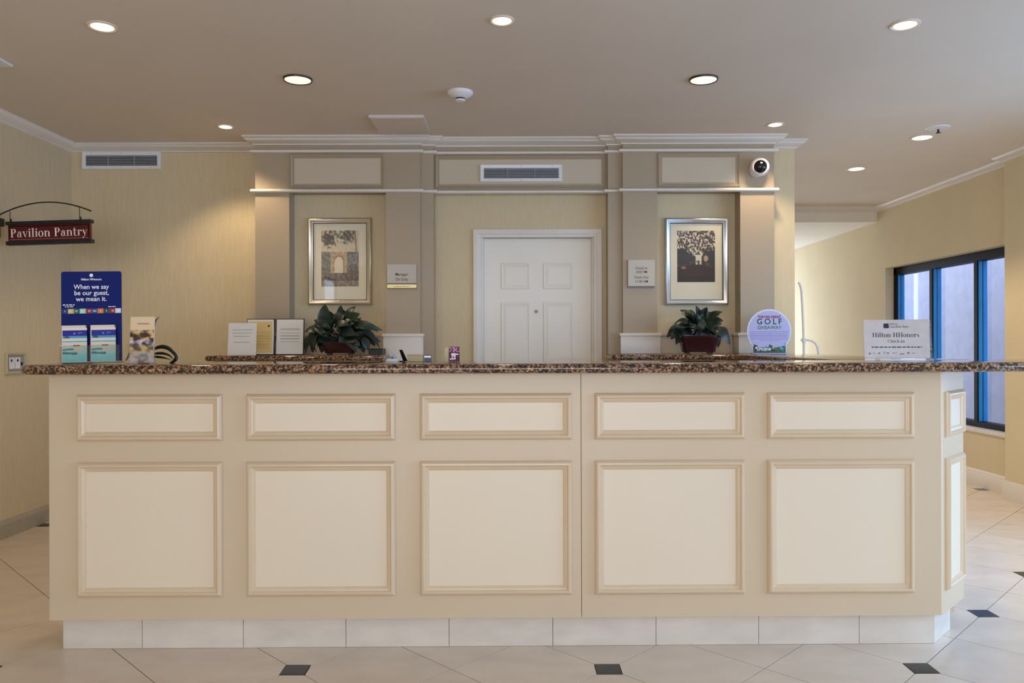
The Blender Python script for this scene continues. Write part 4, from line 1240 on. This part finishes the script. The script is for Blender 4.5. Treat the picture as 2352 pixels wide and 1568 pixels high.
for nm, x0, x1, pm in (('certificate', -66 * k, -1.5 * k, M_CERT), ('letter', 1.5 * k, 66 * k, M_PAPER)):
    o_ = bx('frame_panel', M_BLACK, t, x0, 0, 0.001, x1, .010, hh, world=False, bev=.001); o_.data.transform(tl)
    fpan = o_
    o_ = bx('border', M_PAPER, t, x0 + .004, -.0012, .006, x1 - .005, 0.0003, hh - .005, world=False); o_.data.transform(tl)
    if nm == 'certificate':
        o_ = bx('certificate', pm, t, x0 + .014, -.0022, .016, x1 - .016, -.0013, hh - .018, world=False); o_.data.transform(tl)
        o_ = dashes('print_lines', [(x0 + .03, x1 - .03, hh * f, .0022) for f in (.62, .55, .50, .45, .38, .30, .26, .2)], mat('brown_ink', (150, 120, 70), .6), t, -.0027, 8); o_.data.transform(tl)
        b = MB(); b.lathe([(.0001, .0028), (.007, .0027)], (x1 - .04, 0, hh * .80), 12, 'Y'); o_ = b.build('seal', M_INK, t, world=False); o_.data.transform(tl)
    else:
        o_ = dashes('print_lines', [(x0 + .03, x1 - .03, hh * f, .0024) for f in (.72, .69, .60, .53, .51, .45, .43, .36)], M_INKG, t, -.0018, 9); o_.data.transform(tl)
MB().tube([(0, -.002, .006), (0, -.012, hh - .004)], .0018, 6).build('hinge', M_BLACK, t, world=False)

# black tray beside the left plant
c0, c1 = P(846, 812, 5.16), P(878, 798, 5.16)
t = thing('letter_tray', ((c0.x + c1.x) / 2, 5.22, GT), 'low black tray beside the plant under the left picture', 'tray')
m = MB().box(c0.x, 5.16, GT + .001, c1.x, 5.30, GT + .006).box(c0.x, 5.16, GT + .006, c1.x, 5.165, GT + .034).box(c0.x, 5.295, GT + .006, c1.x, 5.30, GT + .042).box(c0.x, 5.165, GT + .006, c0.x + .005, 5.295, GT + .042).box(c1.x - .005, 5.165, GT + .006, c1.x, 5.295, GT + .042)
m.build('tray', M_BLACK, t)
bx('divider', M_BLACK, t, (c0.x + c1.x) / 2 - .002, 5.166, GT + .006, (c0.x + c1.x) / 2 + .002, 5.294, GT + .036)

# little things at the back edge of the desk, in front of the left plinth
dK = 3.33; k = dK / F


def K(px, d=dK): return P(px, 829, d).x


t = thing('card_reader', (K(926), dK, GT), 'small black card reader leaning upright on the desk', 'card reader')
b = MB(); x = 0
b.add([(-.018 * .9, -.006, .0005 + .050), (-.004, -.006, .0505), (.019, -.006, .001), (.001, -.006, .001), (-.0162, .006, .0505), (-.004, .006, .0505), (.019, .006, .001), (.001, .006, .001)],
      [(0, 3, 2, 1), (4, 5, 6, 7), (0, 1, 5, 4), (1, 2, 6, 5), (2, 3, 7, 6), (3, 0, 4, 7)])
b.build('body', mat('matt_black_plastic', (8, 8, 9), .8, var=.1, scale=30, spec=.15), t, world=False)
bx('foot', M_BLACK, t, -.014, -.012, 0, .006, .012, .004, world=False, bev=.001)
bx('rest', M_PLAST, t, -.006, -.004, .004, .0, .004, .026, world=False)
t = thing('paper_slips', (K(902), dK, GT), 'small pile of white and blue paper slips left of the card reader', 'papers')
for i, (w_, z, m) in enumerate(((.026, 0, M_PAPER), (.025, .004, M_PLAST), (.024, .008, M_PAPER))):
    b = MB(); b.T = Matrix.Rotation(R(7 * i - 5), 4, 'Z'); b.box(-w_, -.016, z + .0003, w_, .016, z + .004); b.build('slip_stack', m, t, world=False)
b = MB(); b.T = Matrix.Translation((.012, 0, .012)) @ Matrix.Rotation(R(-28), 4, 'Y'); b.box(-.004, -.01, 0, .004, .01, .022); b.build('blue_slip', mat('pale_blue_paper', (150, 180, 236), .6), t, world=False, label='pale blue slip standing up')
b = MB(); b.T = Matrix.Translation((-.002, 0, .012)); b.box(-.004, -.01, 0, .004, .01, .009); b.build('clip', mat('plum_plastic', (80, 70, 110), .4), t, world=False)
t = thing('memo_box', (K(954), dK, GT), 'low beige memo box right of the card reader', 'box')
bx('box', M_BEIGEP, t, -.033, -.015, 0, .034, .015, .026, world=False, bev=.002)
bx('lid', M_BEIGEP, t, -.0345, -.0165, .026, .0355, .0165, .032, world=False, bev=.0015)
t = thing('pencil_cup', (K(983), dK, GT), 'tiny dark grey open box between memo box and maroon card', 'box')
m = MB(); m.box(-.014, -.012, 0, .014, .012, .003); m.box(-.014, -.012, .003, .014, -.010, .030); m.box(-.014, .010, .003, .014, .012, .030); m.box(-.014, -.010, .003, -.012, .010, .030); m.box(.012, -.010, .003, .014, .010, .030)
m.build('box', mat('slate_plastic', (66, 70, 84), .4), t, world=False)
bx('band', M_GREY, t, -.0142, -.0126, .017, .0142, -.0121, .025, world=False)

dM = 3.10; k = dM / F; c = P(1043, 833, dM)
t = thing('maroon_card', (c.x, dM, GT), 'small maroon standing card with a white figure', 'card')
hw_ = 12 * k; hh = 37 * k


def maroon(u, v):
    c_ = (84, 10, 44); n = fbm(u * 4, v * 6, 1.3, 5)
    if v > .72 and n > .0: c_ = (190, 140, 170)
    if .18 < u < .9 and .50 < v < .60: c_ = (236, 224, 236)
    if .25 < u < .62 and .22 < v < .62 and not (.36 < u < .5 and .3 < v < .42): c_ = (232, 222, 234)
    if .08 < u < .3 and .18 < v < .28: c_ = (214, 196, 214)
    if v < .1 and n > -.1: c_ = (150, 90, 120)
    return c_


MB().add([(-hw_, 0, .0005), (hw_, 0, .0005), (hw_, .012, hh), (-hw_, .012, hh), (-hw_, .026, .0005), (hw_, .026, .0005)], [(0, 1, 2, 3), (3, 2, 5, 4), (0, 3, 4), (1, 5, 2)]).build('tent_card', M_CARD, t, world=False)
o_ = sheet('card_print', -hw_, .001, hw_, hh - .001, 0, 22, 34, maroon, t)
o_.data.transform(Matrix.Translation((0, -.0006, 0)) @ Matrix.Rotation(-math.atan2(.012, hh), 4, 'X'))
bx('holder_block', M_BEIGEP, t, -hw_ - .018, .010, 0, -hw_ - .001, .024, hh * .93, world=False, bev=.001)

# round golf sign on the right back counter
dO = 5.12; k = dO / F; c = P(1767, 812, dO)
t = thing('round_sign', (c.x, dO, GT), 'round lavender counter sign reading Golf Giveaway', 'sign')
rad = 51 * k; zc = 52 * k


def disc(r_, y0, y1, name, m, cut=.0):
    pts_ = []
    for i in range(49):
        a = R(-90) + 2 * math.pi * i / 48
        x_, z_ = r_ * math.cos(a), zc + r_ * math.sin(a)
        if z_ < cut: continue
        pts_.append((x_, z_))
    a0 = [p_ for p_ in pts_]
    # close along the foot
    base = 37 * k
    a0 = [p_ for p_ in a0 if not (abs(p_[0]) < base and p_[1] < zc * .5)]
    a0 = sorted(a0, key=lambda q_: (math.atan2(q_[0], -(q_[1] - zc))) % (2 * math.pi))
    lst = sorted([(math.atan2(q_[1] - zc, q_[0]) if math.atan2(q_[1] - zc, q_[0]) > R(-90) else math.atan2(q_[1] - zc, q_[0]) + 2 * math.pi, q_) for q_ in a0])
    poly_ = [(base * 1.05, cut)] + [q_ for _, q_ in lst] + [(-base * 1.05, cut)]
    n_ = len(poly_)
    return MB().add([(x_, y0, z_) for x_, z_ in poly_] + [(x_, y1, z_) for x_, z_ in poly_], [tuple(range(n_)), tuple(range(2 * n_ - 1, n_ - 1, -1))] + [(i, n_ + i, n_ + (i + 1) % n_, (i + 1) % n_) for i in range(n_)]).build(name, m, t, world=False)


disc(rad, 0, .005, 'border_disc', M_GOLFE, .004)
disc(rad - .010, -.0012, 0, 'printed_disc', M_GOLF, .006)
letters('headline', 'THE HGI GREAT', .022, M_RED, t, 0, -.0018, 85 * k, bold=.0009, fit=53 * k)
letters('headline', 'GOLF', .052, M_GREEND, t, 0, -.0018, 74 * k, bold=.0008, fit=57 * k, spacing=1.45)
letters('headline', 'GIVEAWAY', .030, M_GREEN, t, 0, -.0018, 60.5 * k, bold=.0007, fit=56 * k)
dashes('small_print', [(-44 * k, 42 * k, z_ * k, .0028) for z_ in (50.5, 46, 42, 38.5)] + [(-42 * k, 44 * k, 34 * k, .0028), (-20 * k, 22 * k, 30 * k, .002)], M_LAV, t, -.0018, 12)


def trees(u, v):
    n = fbm(u * 12, v * 5, 1.2, 3.3)
    if v > .62 + .22 * math.sin(u * 21) * math.sin(u * 7 + 1) + n * .3: return (186, 184, 226)
    if v < .16: return (70, 84, 92)
    if .10 < u < .55 and .22 < v < .5: return (206, 214, 218) if n > -.12 else (60, 90, 80)
    return mixc((10, 34, 16), (74, 130, 34), .45 + n * 1.3 + (u - .5) * .5)


sheet('tree_print', -37 * k, .007, 37 * k, 26 * k, -.0018, 60, 24, trees, t)
MB().lathe([(.0001, .0026), (.011, .0025)], (28 * k, 0, 13 * k), 16, 'Y').build('badge', M_CYAN, t, world=False, label='round light blue badge')
MB().lathe([(.0001, .0026), (.008, .0025)], (-30 * k, 0, 14.5 * k), 16, 'Y').build('badge', M_PINK, t, world=False, label='round pink badge')
bx('stand_foot', M_GREY, t, -39 * k, -.012, 0, 39 * k, .04, .006, world=False, bev=.001)

# grey acrylic member check-in sign
dQ = 3.16; k = dQ / F; c = P(2060, 831, dQ)
t = thing('counter_sign', (c.x, dQ, GT), 'slanted silver counter sign reading Hilton HHonors Check-in', 'sign', rot=(0, 0, R(-14)))
hw_ = 70 * k; hh = 96 * k; a_ = R(-8); zb_ = 7 * k; L_ = (hh - zb_) / math.cos(a_)
TS = Matrix.Translation((0, -.008, zb_)) @ Matrix.Rotation(a_, 4, 'X')
M_PLATE = mat('silver_plate', (192, 190, 196), .3, metal=.25, var=.06, scale=26)


def st_(o_):
    for q_ in (o_ if isinstance(o_, list) else [o_]): q_.data.transform(TS)
    return o_


st_(bx('plate', M_PLATE, t, -hw_, 0, 0, hw_ * .99, .003, L_, world=False, bev=.001))
st_(serif('sign_lettering', 'Hilton HHonors', 10.5 * k / math.cos(a_), M_INKN, t, -.003, -.0006, L_ * .545, fit=100 * k))
st_(serif('sign_lettering', 'Check-in', 7 * k / math.cos(a_), M_INKN, t, -.002, -.0006, L_ * .405, fit=36 * k))
st_(serif('sign_lettering', 'Garden Inn'.replace('G', 'G'), 5.5 * k, M_INKN, t, .009, -.0006, L_ * .79, fit=42 * k))
st_(serif('sign_lettering', 'Hilton', 4 * k, M_INKN, t, -.012 + .004, -.0006, L_ * .865, fit=18 * k))
st_(bx('logo_square', M_INKN, t, -27 * k, -.0006, L_ * .78, -16 * k, 0, L_ * .90, world=False))
st_(dashes('small_print', [(-54 * k, 52 * k, L_ * .275, 2.2 * k)], M_INKN, t, -.0006, 21))
st_(dashes('logo_row', [(x_ * k, (x_ + w_) * k, L_ * z_, h_ * k) for x_, w_, z_, h_ in ((-60, 4, .10, 4), (-51, 5, .12, 1.5), (-40, 4, .11, 3.2), (-28, 2, .12, 4.5), (-22, 6, .12, 2.6), (-10, 9, .13, 1.4), (6, 9, .10, 2.2), (21, 5, .12, 3.4), (31, 7, .125, 1.3))], M_INKG, t, -.0006, 22))
b = MB()
b.box(-hw_ - .002, -.032, 0, hw_ + .004, .034, .0022); b.build('acrylic_base', M_ACRYL, t, world=False)
bx('front_lip', M_ACRYL, t, -hw_ - .002, -.032, .0022, hw_ + .004, -.029, zb_, world=False)
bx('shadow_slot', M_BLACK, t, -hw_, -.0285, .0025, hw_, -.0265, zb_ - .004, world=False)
MB().add([(hw_ + .001, -.03, .0022), (hw_ + .001, .032, .0022), (hw_ + .001, .022, hh - .004), (hw_ + .001, .014, hh - .004), (hw_ + .004, -.03, .0022), (hw_ + .004, .032, .0022), (hw_ + .004, .022, hh - .004), (hw_ + .004, .014, hh - .004)],
         [(0, 1, 2, 3), (7, 6, 5, 4), (0, 4, 5, 1), (1, 5, 6, 2), (2, 6, 7, 3), (3, 7, 4, 0)]).build('acrylic_side', M_ACRYL, t, world=False)
